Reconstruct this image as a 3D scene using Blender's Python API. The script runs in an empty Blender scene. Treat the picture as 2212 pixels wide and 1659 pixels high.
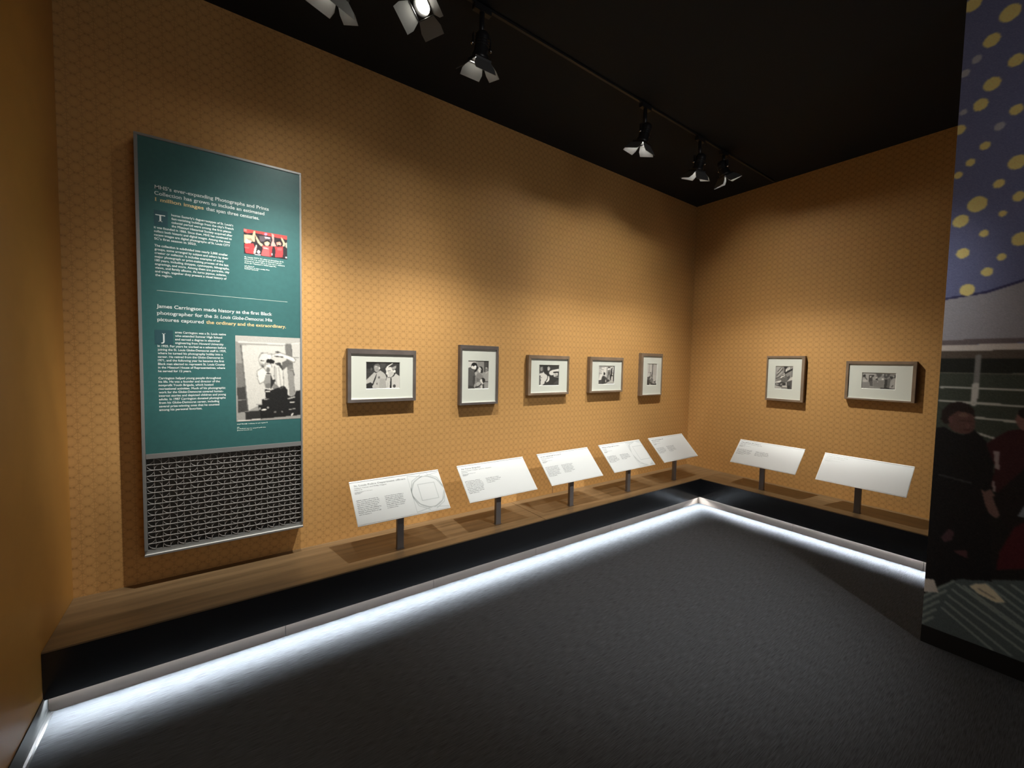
import bpy, bmesh, math, random
import numpy as np
from mathutils import Vector, Matrix, Euler

random.seed(7)
RNG = np.random.default_rng(7)
scene = bpy.context.scene
COL = scene.collection

# ------------------------------------------------------------------ camera
W_IMG, H_IMG = 2212.0, 1659.0
F_PX = 895.29
CAM = Vector((-4.8841, -2.9753, 1.55))
YAW, PITCH, ROLL = 0.6186, -0.0515, 0.0196
fwd = Vector((math.sin(YAW) * math.cos(PITCH), math.cos(YAW) * math.cos(PITCH), math.sin(PITCH)))
rgt = Vector((math.cos(YAW), -math.sin(YAW), 0))
upv = rgt.cross(fwd)
cr = rgt * math.cos(ROLL) + upv * math.sin(ROLL)
cu = -rgt * math.sin(ROLL) + upv * math.cos(ROLL)
cam_data = bpy.data.cameras.new('camera')
cam_data.sensor_fit = 'HORIZONTAL'
cam_data.sensor_width = 36.0
cam_data.lens = F_PX / W_IMG * 36.0
cam_data.clip_start = 0.02
cam = bpy.data.objects.new('camera', cam_data)
COL.objects.link(cam)
M = Matrix.Identity(4)
for i in range(3):
    M[i][0], M[i][1], M[i][2], M[i][3] = cr[i], cu[i], -fwd[i], CAM[i]
cam.matrix_world = M
scene.camera = cam

# ------------------------------------------------------------------ world, exposure, far lights
wd = bpy.data.worlds.new('world')
scene.world = wd
wd.use_nodes = True
bg = wd.node_tree.nodes['Background']
bg.inputs[0].default_value = (1.0, 0.98, 0.98, 1)
bg.inputs[1].default_value = 0.12
scene.view_settings.view_transform = 'Standard'
scene.view_settings.look = 'None'
scene.view_settings.exposure = 0.0
scene.view_settings.gamma = 1.0
scene.view_settings.use_curve_mapping = False
scene.cycles.use_denoising = True
scene.cycles.max_bounces = 8
scene.cycles.diffuse_bounces = 5
scene.cycles.sample_clamp_indirect = 4.0


def spot(name, loc, target, watts, size_deg, blend, radius, color=(1.0, 0.98, 0.93)):
    d = bpy.data.lights.new(name, 'SPOT')
    d.energy = watts
    d.spot_size = math.radians(size_deg)
    d.spot_blend = blend
    d.shadow_soft_size = radius
    d.color = color
    o = bpy.data.objects.new(name, d)
    COL.objects.link(o)
    o.location = loc
    v = Vector(target) - Vector(loc)
    o.rotation_euler = v.to_track_quat('-Z', 'Y').to_euler()
    return o


class NB:
    """small helper to write node maths"""
    def __init__(s, nt):
        s.nt = nt

    def m(s, op, a, b=None, clamp=False):
        n = s.nt.nodes.new('ShaderNodeMath')
        n.operation = op
        n.use_clamp = clamp
        for i, v in enumerate((a, b)):
            if v is None:
                continue
            if isinstance(v, (int, float)):
                n.inputs[i].default_value = v
            else:
                s.nt.links.new(v, n.inputs[i])
        return n.outputs[0]


# beam of a wall-washer lens: candela against pitch below the horizon (degrees), soft sideways
PROFILE = [(20, 0.0), (34, 0.15), (44, 0.5), (49, 1.1), (53, 3.0), (57.5, 5.8), (62, 7.4), (66, 8.4), (70, 10.2), (73, 10.6),
           (76, 6.0), (80, 3.9), (82.5, 1.6), (85, 0.2), (90, 0.0)]


def washer(loc, yaw, power, dphi=0.0, hshift=0.0, hw=0.36, radius=0.018, color=(1.0, 0.98, 0.93)):
    """spot whose lens spreads light evenly down a wall; yaw 0 looks along +y"""
    d = bpy.data.lights.new('wash_beam', 'SPOT')
    d.energy = power
    d.spot_size = math.radians(150)
    d.spot_blend = 0.1
    d.shadow_soft_size = radius
    d.color = color
    o = bpy.data.objects.new('wash_beam', d)
    COL.objects.link(o)
    o.location = loc
    p0 = math.radians(65)
    v = Vector((math.sin(yaw) * math.cos(p0), math.cos(yaw) * math.cos(p0), -math.sin(p0)))
    o.rotation_euler = v.to_track_quat('-Z', 'Y').to_euler()
    d.use_nodes = True
    nt = d.node_tree
    em = nt.nodes['Emission']
    tc = nt.nodes.new('ShaderNodeTexCoord')
    sx = nt.nodes.new('ShaderNodeSeparateXYZ')
    nt.links.new(tc.outputs['Normal'], sx.inputs[0])
    k = NB(nt)
    nz = k.m('MULTIPLY', sx.outputs[2], -1.0)
    el = k.m('ARCTAN2', sx.outputs[1], nz)
    phi = k.m('SUBTRACT', 65.0 + dphi, k.m('MULTIPLY', el, 180 / math.pi))
    cr_ = nt.nodes.new('ShaderNodeValToRGB')
    cr_.color_ramp.interpolation = 'LINEAR'
    nt.links.new(k.m('DIVIDE', phi, 100.0, True), cr_.inputs[0])
    els = cr_.color_ramp.elements
    for i, (a, c_) in enumerate(PROFILE):
        e = els[i] if i < 2 else els.new(a / 100)
        e.position = a / 100
    for e, (a, c_) in zip(sorted(els, key=lambda q: q.position), PROFILE):
        e.color = (c_ / 20, c_ / 20, c_ / 20, 1)
    rad = k.m('SQRT', k.m('ADD', k.m('MULTIPLY', sx.outputs[1], sx.outputs[1]), k.m('MULTIPLY', nz, nz)))
    h = k.m('DIVIDE', k.m('SUBTRACT', k.m('DIVIDE', sx.outputs[0], rad), hshift), hw)
    g = k.m('POWER', 2.71828, k.m('MULTIPLY', k.m('MULTIPLY', h, h), -0.8))
    nt.links.new(k.m('MULTIPLY', cr_.outputs['Color'], g), em.inputs['Strength'])
    return o


# general gallery light from behind the camera: casts the mural wall's shadow on the carpet
spot('off_frame_light', (-2.15, -3.25, 3.45), (-2.35, -0.9, 0.0), 360, 54, 1.0, 0.03, (1.0, 0.97, 0.94))
# added unseen fill lamp, wide and weak: lifts the shadows and upper wall
spot('off_frame_light', (-3.4, -5.6, 2.3), (-3.0, -0.5, 1.9), 72, 125, 1.0, 1.1, (1.0, 0.97, 0.95))

# positions of the track heads: x, y, pivot z, aim, lamp watts, cone, lens emission
YT = -0.90
# ... then the lamp: ('wash', yaw, power, pitch shift, sideways shift, sideways width) or ('spot', watts, cone)
HEADS = [
    ('c', -4.42, 3.27, (-4.75, -0.05, 1.25), ('wash', 0.0, 900, 5.0, -0.17, 0.27)),
    ('a', -3.99, 3.38, (-5.15, -1.45, 1.50), ('spot', 12, 60)),
    ('b', -3.66, 3.30, (-3.62, -0.06, 1.00), ('wash', 0.0, 820, 0.0, -0.03, 0.37)),
    ('d', -2.22, 3.30, (-2.30, -0.06, 1.05), ('wash', 0.0, 600, -1.0, 0.0, 0.42)),
    ('e', -1.47, 3.30, (-1.20, -0.06, 1.05), ('wash', 0.0, 480, 0.0, 0.18, 0.42)),
    ('f', -1.08, 3.36, (-0.07, -1.35, 1.00), ('wash', math.pi / 2, 640, 1.5, 0.22, 0.42)),
]

# ------------------------------------------------------------------ materials
MATS = {}


def mat(name, color, rough=0.6, metal=0.0, spec=0.5, emit=None, bump=None, noise=None):
    m = bpy.data.materials.new(name)
    m.use_nodes = True
    nt = m.node_tree
    b = nt.nodes['Principled BSDF']
    b.inputs['Base Color'].default_value = (*color, 1)
    b.inputs['Roughness'].default_value = rough
    b.inputs['Metallic'].default_value = metal
    b.inputs['Specular IOR Level'].default_value = spec
    if emit:
        b.inputs['Emission Color'].default_value = (*emit[0], 1)
        b.inputs['Emission Strength'].default_value = emit[1]
    if noise or bump:
        tc = nt.nodes.new('ShaderNodeTexCoord')
        mp = nt.nodes.new('ShaderNodeMapping')
        nt.links.new(tc.outputs['Object'], mp.inputs[0])
        n = nt.nodes.new('ShaderNodeTexNoise')
        nt.links.new(mp.outputs[0], n.inputs['Vector'])
    if noise:   # (scale xyz, amount)
        mp.inputs['Scale'].default_value = noise[0]
        n.inputs['Scale'].default_value = 1.0
        n.inputs['Detail'].default_value = 6
        r = nt.nodes.new('ShaderNodeValToRGB')
        a = noise[1]
        r.color_ramp.elements[0].position = 0.3
        r.color_ramp.elements[1].position = 0.7
        r.color_ramp.elements[0].color = (*[c * (1 - a) for c in color], 1)
        r.color_ramp.elements[1].color = (*[min(1, c * (1 + a)) for c in color], 1)
        nt.links.new(n.outputs['Fac'], r.inputs[0])
        nt.links.new(r.outputs[0], b.inputs['Base Color'])
    if bump:
        if not noise:
            mp.inputs['Scale'].default_value = (bump[0],) * 3
            n.inputs['Scale'].default_value = 1.0
        bp = nt.nodes.new('ShaderNodeBump')
        bp.inputs['Strength'].default_value = bump[1]
        bp.inputs['Distance'].default_value = 0.002
        nt.links.new(n.outputs['Fac'], bp.inputs['Height'])
        nt.links.new(bp.outputs[0], b.inputs['Normal'])
    MATS[name] = m
    return m


def wallpaper(name, ax):
    """tan wallpaper printed with a fine brown lattice of rings and squares; ax = horizontal axis index"""
    m = bpy.data.materials.new(name)
    m.use_nodes = True
    nt = m.node_tree
    b = nt.nodes['Principled BSDF']
    b.inputs['Roughness'].default_value = 0.62
    b.inputs['Specular IOR Level'].default_value = 0.3
    g = nt.nodes.new('ShaderNodeNewGeometry')
    sx = nt.nodes.new('ShaderNodeSeparateXYZ')
    nt.links.new(g.outputs['Position'], sx.inputs[0])
    k = NB(nt)
    P = 0.0525

    def cell(o, off):
        t = k.m('DIVIDE', o, P)
        t = k.m('ADD', t, off)
        t = k.m('FRACT', t)
        return k.m('SUBTRACT', t, 0.5)
    hx = sx.outputs[ax]
    u = cell(hx, 0.13)
    v = cell(sx.outputs[2], 0.4)
    r = k.m('SQRT', k.m('ADD', k.m('MULTIPLY', u, u), k.m('MULTIPLY', v, v)))
    au, av = k.m('ABSOLUTE', u), k.m('ABSOLUTE', v)

    def line(val, at, w):          # 1 on the line, 0 off it
        d = k.m('ABSOLUTE', k.m('SUBTRACT', val, at))
        d = k.m('DIVIDE', d, w)
        return k.m('SUBTRACT', 1.0, d, True)
    ring = line(r, 0.43, 0.035)
    ring2 = line(r, 0.35, 0.03)
    sq = line(k.m('MAXIMUM', au, av), 0.245, 0.03)
    edge = line(k.m('MAXIMUM', au, av), 0.5, 0.05)
    # dark flecks where the rings cross, left/right of the joints
    dash = k.m('MULTIPLY', line(av, 0.5, 0.12), line(au, 0.13, 0.16))
    dash2 = k.m('MULTIPLY', line(au, 0.5, 0.10), line(av, 0.14, 0.15))
    s = k.m('MAXIMUM', k.m('MULTIPLY', ring, 0.75), k.m('MULTIPLY', ring2, 0.35))
    s = k.m('MAXIMUM', s, k.m('MULTIPLY', sq, 0.30))
    s = k.m('MAXIMUM', s, k.m('MULTIPLY', edge, 0.45))
    s = k.m('MAXIMUM', s, k.m('MULTIPLY', dash, 1.0))
    s = k.m('MAXIMUM', s, k.m('MULTIPLY', dash2, 0.9))
    n = nt.nodes.new('ShaderNodeTexNoise')
    n.inputs['Scale'].default_value = 14.0
    n.inputs['Detail'].default_value = 4
    nt.links.new(g.outputs['Position'], n.inputs['Vector'])
    s = k.m('MULTIPLY', s, k.m('ADD', 0.38, n.outputs['Fac']))
    mx = nt.nodes.new('ShaderNodeMix')
    mx.data_type = 'RGBA'
    mx.inputs[6].default_value = (0.60, 0.335, 0.115, 1)
    mx.inputs[7].default_value = (0.30, 0.155, 0.045, 1)
    nt.links.new(s, mx.inputs[0])
    nt.links.new(mx.outputs[2], b.inputs['Base Color'])
    MATS[name] = m
    return m


wallpaper('wallpaper_long', 0)
wallpaper('wallpaper_short', 1)
mat('orange_paint', (0.46, 0.235, 0.052), 0.34, noise=((9, 9, 9), 0.04))
mat('black_ceiling', (0.009, 0.0115, 0.014), 0.7, spec=0.2)
mat('carpet', (0.064, 0.070, 0.077), 0.95, spec=0.1, noise=((16, 320, 100), 0.38), bump=(1, 0.38))
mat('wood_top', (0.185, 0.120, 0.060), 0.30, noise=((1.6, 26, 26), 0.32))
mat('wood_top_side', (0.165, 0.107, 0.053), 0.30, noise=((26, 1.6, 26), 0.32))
mat('black_laminate', (0.011, 0.011, 0.012), 0.20, spec=0.5)
mat('taupe_trim', (0.19, 0.155, 0.13), 0.5)
mat('void_black', (0.01, 0.01, 0.01), 0.9, spec=0.0)
mat('led_white', (0.9, 0.9, 0.9), 0.5, emit=((0.90, 0.955, 1.0), 520.0))
mat('cove_vinyl', (0.035, 0.037, 0.038), 0.32)
mat('teal_print', (0.034, 0.128, 0.124), 0.42, noise=((40, 40, 40), 0.05))
mat('dropcap_box', (0.026, 0.085, 0.100), 0.45)
mat('grey_metal', (0.30, 0.305, 0.295), 0.38, metal=0.35)
mat('lattice_metal', (0.36, 0.345, 0.325), 0.5)
mat('grille_back', (0.085, 0.078, 0.066), 0.8)
mat('print_white', (0.74, 0.80, 0.77), 0.6)
mat('print_gold', (0.78, 0.60, 0.30), 0.6)
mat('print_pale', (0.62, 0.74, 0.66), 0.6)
mat('frame_walnut_shaded', (0.120, 0.100, 0.088), 0.4, noise=((12, 60, 12), 0.2))  # same walnut as the other frames, with dimmer light put into its colour
mat('frame_walnut_lit', (0.225, 0.160, 0.105), 0.4, noise=((12, 60, 12), 0.2))  # same walnut again, its stronger light put into the colour
mat('mat_board', (0.70, 0.72, 0.63), 0.8)
mat('mat_core', (0.86, 0.87, 0.80), 0.8)
mat('label_white', (0.68, 0.71, 0.70), 0.46, spec=0.4)
mat('label_edge', (0.84, 0.84, 0.80), 0.35)
mat('label_ink', (0.20, 0.22, 0.22), 0.6)
mat('label_ink_dark', (0.16, 0.18, 0.18), 0.6)
mat('label_motif', (0.50, 0.54, 0.53), 0.5)
mat('slot_dark', (0.06, 0.06, 0.065), 0.6)
mat('post_bronze', (0.15, 0.14, 0.138), 0.36)
mat('lamp_black', (0.018, 0.018, 0.019), 0.32)
mat('lamp_flap', (0.12, 0.122, 0.12), 0.42)
mat('lamp_chrome', (0.6, 0.6, 0.6), 0.12, metal=1.0)
mat('lens_glow', (1, 1, 1), 0.5, emit=((1.0, 0.94, 0.80), 95.0))
mat('lens_hot', (1, 1, 1), 0.5, emit=((1.0, 0.96, 0.88), 330.0))
mat('mural_base', (0.010, 0.010, 0.010), 0.5)
mat('partition_paint', (0.03, 0.03, 0.035), 0.7)
mat('mural_plain', (0.16, 0.18, 0.32), 0.6)
for nm, rg in (('photo_paint', 0.5), ('mural_paint', 0.55)):
    m = mat(nm, (1, 1, 1), rg, spec=0.3)
    at = m.node_tree.nodes.new('ShaderNodeAttribute')
    at.attribute_name = 'Col'
    m.node_tree.links.new(at.outputs['Color'], m.node_tree.nodes['Principled BSDF'].inputs['Base Color'])


# ------------------------------------------------------------------ object helpers
def props(o, label=None, cat=None, group=None, kind=None):
    for k_, v_ in (('label', label), ('category', cat), ('group', group), ('kind', kind)):
        if v_:
            o[k_] = v_
    return o


def link(name, me, m, parent=None):
    o = bpy.data.objects.new(name, me)
    if m is not None and not me.materials:
        me.materials.append(MATS[m])
    COL.objects.link(o)
    if parent is not None:
        o.parent = parent
    return o


def empty(name, loc, rz=0.0):
    o = bpy.data.objects.new(name, None)
    o.empty_display_size = 0.05
    COL.objects.link(o)
    o.location = loc
    o.rotation_euler = (0, 0, rz)
    return o


def bm_box(bm, x0, x1, y0, y1, z0, z1, mtx=None):
    vs = [bm.verts.new(p) for p in ((x0, y0, z0), (x1, y0, z0), (x1, y1, z0), (x0, y1, z0),
                                    (x0, y0, z1), (x1, y0, z1), (x1, y1, z1), (x0, y1, z1))]
    if mtx is not None:
        for v_ in vs:
            v_.co = mtx @ v_.co
    for f in ((3, 2, 1, 0), (4, 5, 6, 7), (0, 1, 5, 4), (1, 2, 6, 5), (2, 3, 7, 6), (3, 0, 4, 7)):
        bm.faces.new([vs[i] for i in f])
    return vs


def bm_prism(bm, poly, y0, y1, mtx=None, axis='y'):
    """extrude a 2-D (x, z) polygon along y (or (y, z) along x with axis='x')"""
    def P(a, c, d):
        return Vector((a, d, c)) if axis == 'y' else Vector((d, a, c))
    A = [bm.verts.new(P(a, c, y0)) for a, c in poly]
    B = [bm.verts.new(P(a, c, y1)) for a, c in poly]
    n = len(poly)
    bm.faces.new(A)
    bm.faces.new(B[::-1])
    for i in range(n):
        bm.faces.new((A[i], B[i], B[(i + 1) % n], A[(i + 1) % n]))
    if mtx is not None:
        for v_ in A + B:
            v_.co = mtx @ v_.co


def bm_cyl(bm, r0, r1, z0, z1, n=20, mtx=None, cap=True):
    A, B = [], []
    for i in range(n):
        a = 2 * math.pi * i / n
        A.append(bm.verts.new((r0 * math.cos(a), r0 * math.sin(a), z0)))
        B.append(bm.verts.new((r1 * math.cos(a), r1 * math.sin(a), z1)))
    for i in range(n):
        f = bm.faces.new((A[i], A[(i + 1) % n], B[(i + 1) % n], B[i]))
        f.smooth = True
    if cap:
        bm.faces.new(A[::-1])
        bm.faces.new(B)
    if mtx is not None:
        for v_ in A + B:
            v_.co = mtx @ v_.co


def finish(bm, name, bevel=0.0, seg=2):
    bmesh.ops.recalc_face_normals(bm, faces=bm.faces)
    if bevel > 0:
        bmesh.ops.bevel(bm, geom=[e for e in bm.edges if e.calc_face_angle(0) > 0.6], offset=bevel,
                        segments=seg, affect='EDGES', clamp_overlap=True)
    me = bpy.data.meshes.new(name)
    bm.to_mesh(me)
    bm.free()
    return me


def box(name, x0, x1, y0, y1, z0, z1, m, parent=None, bevel=0.0):
    bm = bmesh.new()
    bm_box(bm, min(x0, x1), max(x0, x1), min(y0, y1), max(y0, y1), min(z0, z1), max(z0, z1))
    return link(name, finish(bm, name, bevel), m, parent)


def struct(o):
    o['kind'] = 'structure'
    return o


# ------------------------------------------------------------------ room shell
HC, L, HB, HF, D, D2 = 3.524, 5.503, 0.2982, 0.088, 0.4828, 0.4975
WDX, MY = -1.606, -2.474
struct(box('floor', -9.0, 0.1, -8.0, 0.1, -0.06, 0.0, 'carpet'))
struct(box('ceiling', -9.0, 0.3, -8.0, 0.3, HC, HC + 0.05, 'black_ceiling'))
struct(box('wall_back', -L - 0.1, 0.1, 0.0, 0.1, 0.0, HC, 'wallpaper_long'))
struct(box('wall_right', 0.0, 0.1, -4.2, 0.0, 0.0, HC, 'wallpaper_short'))
struct(box('wall_left', -L - 0.12, -L, -4.4, 0.0, 0.0, HC, 'orange_paint'))
part_wall = struct(box('wall_partition', WDX + 0.004, WDX + 0.13, -5.6, MY, 0.0, HC, 'partition_paint'))
# thin seam between two sheets of the wallpapered panelling above the plinth
struct(box('trim_1', -2.2635, -2.2605, -0.0012, 0.002, HB, 0.62, 'slot_dark'))

# vinyl cove base with a rounded toe along the left wall
prof = [(0.0, 0.0), (0.021, 0.0), (0.021, 0.0025), (0.014, 0.004), (0.0075, 0.011), (0.0045, 0.022), (0.004, 0.0955), (0.0, 0.0955)]
bm = bmesh.new()
bm_prism(bm, [(-L + a, c) for a, c in prof], -4.4, -0.4385)
me = finish(bm, 'baseboard_left')
struct(link('baseboard_left', me, 'cove_vinyl'))

# ------------------------------------------------------------------ plinth (L-shaped, lit from below)
plinth = empty('display_plinth', (-2.6, -0.25, 0.0))
props(plinth, 'long low corner plinth with brown wood top, black front and white light glowing underneath', 'plinth')


def pbox(name, x0, x1, y0, y1, z0, z1, m, bevel=0.0):
    o = box(name, x0, x1, y0, y1, z0, z1, m, None, bevel)
    o.parent = plinth
    o.matrix_parent_inverse = Matrix.Translation((2.6, 0.25, 0.0))
    return o


YEND = -4.0
pbox('top_board', -L + 0.001, -2.7525, -D + 0.001, -0.001, HB - 0.008, HB, 'wood_top', 0.0008)
pbox('top_board', -2.7495, -0.001, -D + 0.001, -0.001, HB - 0.008, HB, 'wood_top', 0.0008)
pbox('top_board', -D2 + 0.001, -0.001, YEND, -D - 0.0005, HB - 0.008, HB, 'wood_top_side', 0.0008)
pbox('fascia_board', -L + 0.001, -D2 + 0.001, -D, -D + 0.018, HF, HB - 0.0085, 'black_laminate', 0.0006)
o = pbox('fascia_board', -D2, -D2 + 0.018, YEND, -D, HF, HB - 0.0085, 'black_laminate', 0.0006)
pbox('carcass', -L + 0.002, -0.002, -D + 0.0185, -0.002, HF + 0.024, HB - 0.009, 'void_black')
pbox('carcass', -D2 + 0.0185, -0.002, YEND, -D + 0.018, HF + 0.024, HB - 0.009, 'void_black')
KR = 0.045           # the kick board stands this far behind the fascia
pbox('joint_glow_backing', -L + 0.002, -D2 + 0.08, -D + KR + 0.010, -D + KR + 0.02, 0.0, HF + 0.022, 'print_pale')  # pale colour stands in for bright light lines at the kick joints
pbox('joint_glow_backing', -D2 + KR + 0.010, -D2 + KR + 0.02, YEND, -D + KR + 0.009, 0.0, HF + 0.022, 'print_pale')
jx = [-L + 0.004, -4.594, -3.701, -2.808, -1.915, -1.022, -D2 + KR + 0.008]
for a, b_ in zip(jx[:-1], jx[1:]):
    last = b_ > -0.6
    pbox('kick_board', a + 0.0010, b_ - (0.0 if last else 0.0010), -D + KR, -D + KR + 0.008, 0.0, HF + 0.022, 'taupe_trim', 0.0008)
jy = [-D + KR, -1.39, -2.285, -3.18, YEND]
for a, b_ in zip(jy[:-1], jy[1:]):
    pbox('kick_board', -D2 + KR, -D2 + KR + 0.008, b_ + 0.0010, a - 0.0010, 0.0, HF + 0.022, 'taupe_trim', 0.0008)
pbox('soffit', -L + 0.002, -D2 + 0.018, -D + 0.0185, -D + KR - 0.0005, HF + 0.0205, HF + 0.0235, 'void_black')
pbox('soffit', -D2 + 0.0185, -D2 + KR - 0.0005, YEND, -D + 0.018, HF + 0.0205, HF + 0.0235, 'void_black')
pbox('light_strip', -L + 0.006, -D2 + KR - 0.075, -D + KR - 0.0030, -D + KR - 0.0006, HF + 0.007, HF + 0.018, 'led_white')
pbox('light_strip', -D2 + KR - 0.0030, -D2 + KR - 0.0006, YEND, -D + KR - 0.075, HF + 0.007, HF + 0.018, 'led_white')


# ------------------------------------------------------------------ painter for printed photographs
def s2l(c):
    c = np.asarray(c, float) / 255.0
    return np.where(c <= 0.04045, c / 12.92, ((c + 0.055) / 1.055) ** 2.4)


class Paint:
    def __init__(s, w, h, frame, bg_, mono=True):
        s.w, s.h = w, h
        x0, y0, x1, y1 = frame
        s.X, s.Y = np.meshgrid(np.linspace(x0, x1, w), np.linspace(y0, y1, h))
        s.a = np.zeros((h, w, 3))
        s.a[:] = s.c(bg_)
        s.id = np.zeros((h, w), int)

    @staticmethod
    def c(g):
        return np.array(g if isinstance(g, (tuple, list)) else (g, g * 0.985, g * 0.94), float)

    def put(s, mk, g, al=1.0, ident=None):
        s.a[mk] = s.a[mk] * (1 - al) + s.c(g) * al
        if ident is not None:
            s.id[mk] = ident

    def p(s, g, pts, al=1.0, ident=None):
        mk = np.zeros((s.h, s.w), bool)
        n = len(pts)
        for i in range(n):
            (xa, ya), (xb, yb) = pts[i], pts[(i + 1) % n]
            if ya == yb:
                continue
            cnd = (ya > s.Y) != (yb > s.Y)
            mk ^= cnd & (s.X < (xb - xa) * (s.Y - ya) / (yb - ya) + xa)
        s.put(mk, g, al, ident)

    def e(s, g, cx, cy, rx, ry, al=1.0, rot=0.0, ident=None):
        dx, dy = s.X - cx, s.Y - cy
        if rot:
            dx, dy = dx * math.cos(rot) + dy * math.sin(rot), -dx * math.sin(rot) + dy * math.cos(rot)
        s.put((dx / rx) ** 2 + (dy / ry) ** 2 < 1, g, al, ident)

    def l(s, g, a, b, w, al=1.0, ident=None):
        dx, dy = b[0] - a[0], b[1] - a[1]
        ln = dx * dx + dy * dy
        t = np.clip(((s.X - a[0]) * dx + (s.Y - a[1]) * dy) / ln, 0, 1)
        s.put((s.X - a[0] - t * dx) ** 2 + (s.Y - a[1] - t * dy) ** 2 < w * w / 4, g, al, ident)

    def blur(s, n=1):
        for _ in range(n):
            q = np.pad(s.a, ((1, 1), (1, 1), (0, 0)), 'edge')
            s.a = (q[:-2, 1:-1] + q[2:, 1:-1] + q[1:-1, :-2] + q[1:-1, 2:] + 2 * q[1:-1, 1:-1]) / 6

    def grain(s, amt):
        n = RNG.normal(0, 1, (s.h, s.w, 1))
        s.a = np.clip(s.a + n * amt, 2, 250)

    def mesh(s, name, f3d, gain, ids=None):
        """grid mesh; f3d(u, v) in 0..1 -> 3-D; only faces with id in ids"""
        U, Vv = np.meshgrid(np.linspace(0, 1, s.w), np.linspace(0, 1, s.h))
        co = f3d(U.ravel(), Vv.ravel())
        idx = np.arange(s.w * s.h).reshape(s.h, s.w)
        q = np.stack([idx[:-1, :-1], idx[1:, :-1], idx[1:, 1:], idx[:-1, 1:]], -1)
        if ids is not None:
            mk = np.isin(s.id[:-1, :-1], ids)
            q = q[mk]
        q = q.reshape(-1, 4)
        col = np.clip(s2l(s.a.reshape(-1, 3)) * gain, 0.002, 0.92)
        used = np.unique(q)
        remap = np.full(s.w * s.h, -1)
        remap[used] = np.arange(len(used))
        me = bpy.data.meshes.new(name)
        me.from_pydata(co[used].tolist(), [], remap[q].tolist())
        at = me.attributes.new('Col', 'FLOAT_COLOR', 'POINT')
        at.data.foreach_set('color', np.concatenate([col[used], np.ones((len(used), 1))], 1).astype(np.float32).ravel())
        return me


def photo_officers():
    P = Paint(116, 92, (165, 185, 1865, 1520), 54)
    P.p(38, [(165, 185), (700, 185), (500, 500), (165, 520)]); P.e(84, 420, 540, 45, 80); P.l(88, (190, 690), (520, 690), 14)
    P.p(70, [(860, 190), (1150, 190), (1120, 420), (900, 520)])
    P.p(148, [(540, 370), (620, 300), (760, 290), (850, 380), (860, 500), (800, 620), (720, 690), (650, 690), (580, 620), (550, 480)])
    P.p(100, [(525, 385), (620, 285), (760, 262), (860, 350), (850, 425), (700, 370), (560, 425)]); P.e(188, 640, 400, 60, 40, .7); P.e(190, 822, 490, 40, 62)
    P.e(112, 560, 470, 18, 60, .6); P.e(120, 690, 560, 80, 26, .4)
    P.p(172, [(165, 1085), (560, 690), (660, 740), (860, 600), (1000, 690), (1130, 820), (1190, 1000), (1210, 1520), (480, 1500), (465, 1400), (520, 1300), (380, 1200), (165, 1290)])
    P.p(150, [(850, 1000), (1150, 1050), (1210, 1520), (800, 1520)], .7)
    P.p(44, [(165, 1290), (380, 1200), (485, 1290), (470, 1400), (480, 1500), (900, 1525), (165, 1530)])
    P.p(28, [(650, 830), (692, 760), (640, 1000), (505, 1350), (470, 1310), (560, 1050)]); P.e(104, 800, 960, 52, 62); P.e(70, 700, 1275, 22, 50)
    P.p(56, [(1130, 470), (1180, 400), (1480, 215), (1640, 260), (1750, 430), (1700, 600), (1560, 640), (1480, 560), (1380, 400), (1200, 450)])
    P.p(150, [(1420, 460), (1560, 400), (1690, 340), (1680, 470), (1560, 560), (1460, 540)]); P.p(214, [(1160, 470), (1200, 390), (1480, 222), (1520, 245), (1290, 400), (1200, 470)])
    P.p(204, [(1140, 480), (1300, 420), (1430, 420), (1480, 560), (1560, 620), (1560, 800), (1460, 920), (1340, 965), (1260, 940), (1200, 820), (1150, 770), (1172, 640), (1130, 560)])
    P.p(170, [(1300, 700), (1500, 640), (1540, 800), (1400, 930), (1300, 930)], .7)
    P.e(216, 1600, 640, 58, 76); P.p(74, [(1215, 622), (1320, 600), (1405, 602), (1400, 628), (1240, 642)]); P.l(110, (1175, 820), (1270, 830), 14); P.l(120, (1300, 650), (1290, 760), 20, .6)
    P.p(186, [(1120, 1050), (1240, 920), (1400, 985), (1560, 900), (1660, 750), (1870, 900), (1870, 1525), (1190, 1525)]); P.p(120, [(1120, 1060), (1230, 930), (1160, 1150)])
    P.l(52, (1260, 955), (1410, 965), 26); P.p(26, [(1390, 990), (1450, 1000), (1440, 1525), (1350, 1525)]); P.e(72, 1590, 1410, 72, 92); P.e(150, 1240, 1350, 25, 150, .5)
    P.p(24, [(165, 185), (1865, 185), (1865, 212), (165, 212)], .8)
    P.blur(1); P.grain(5)
    return P


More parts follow.
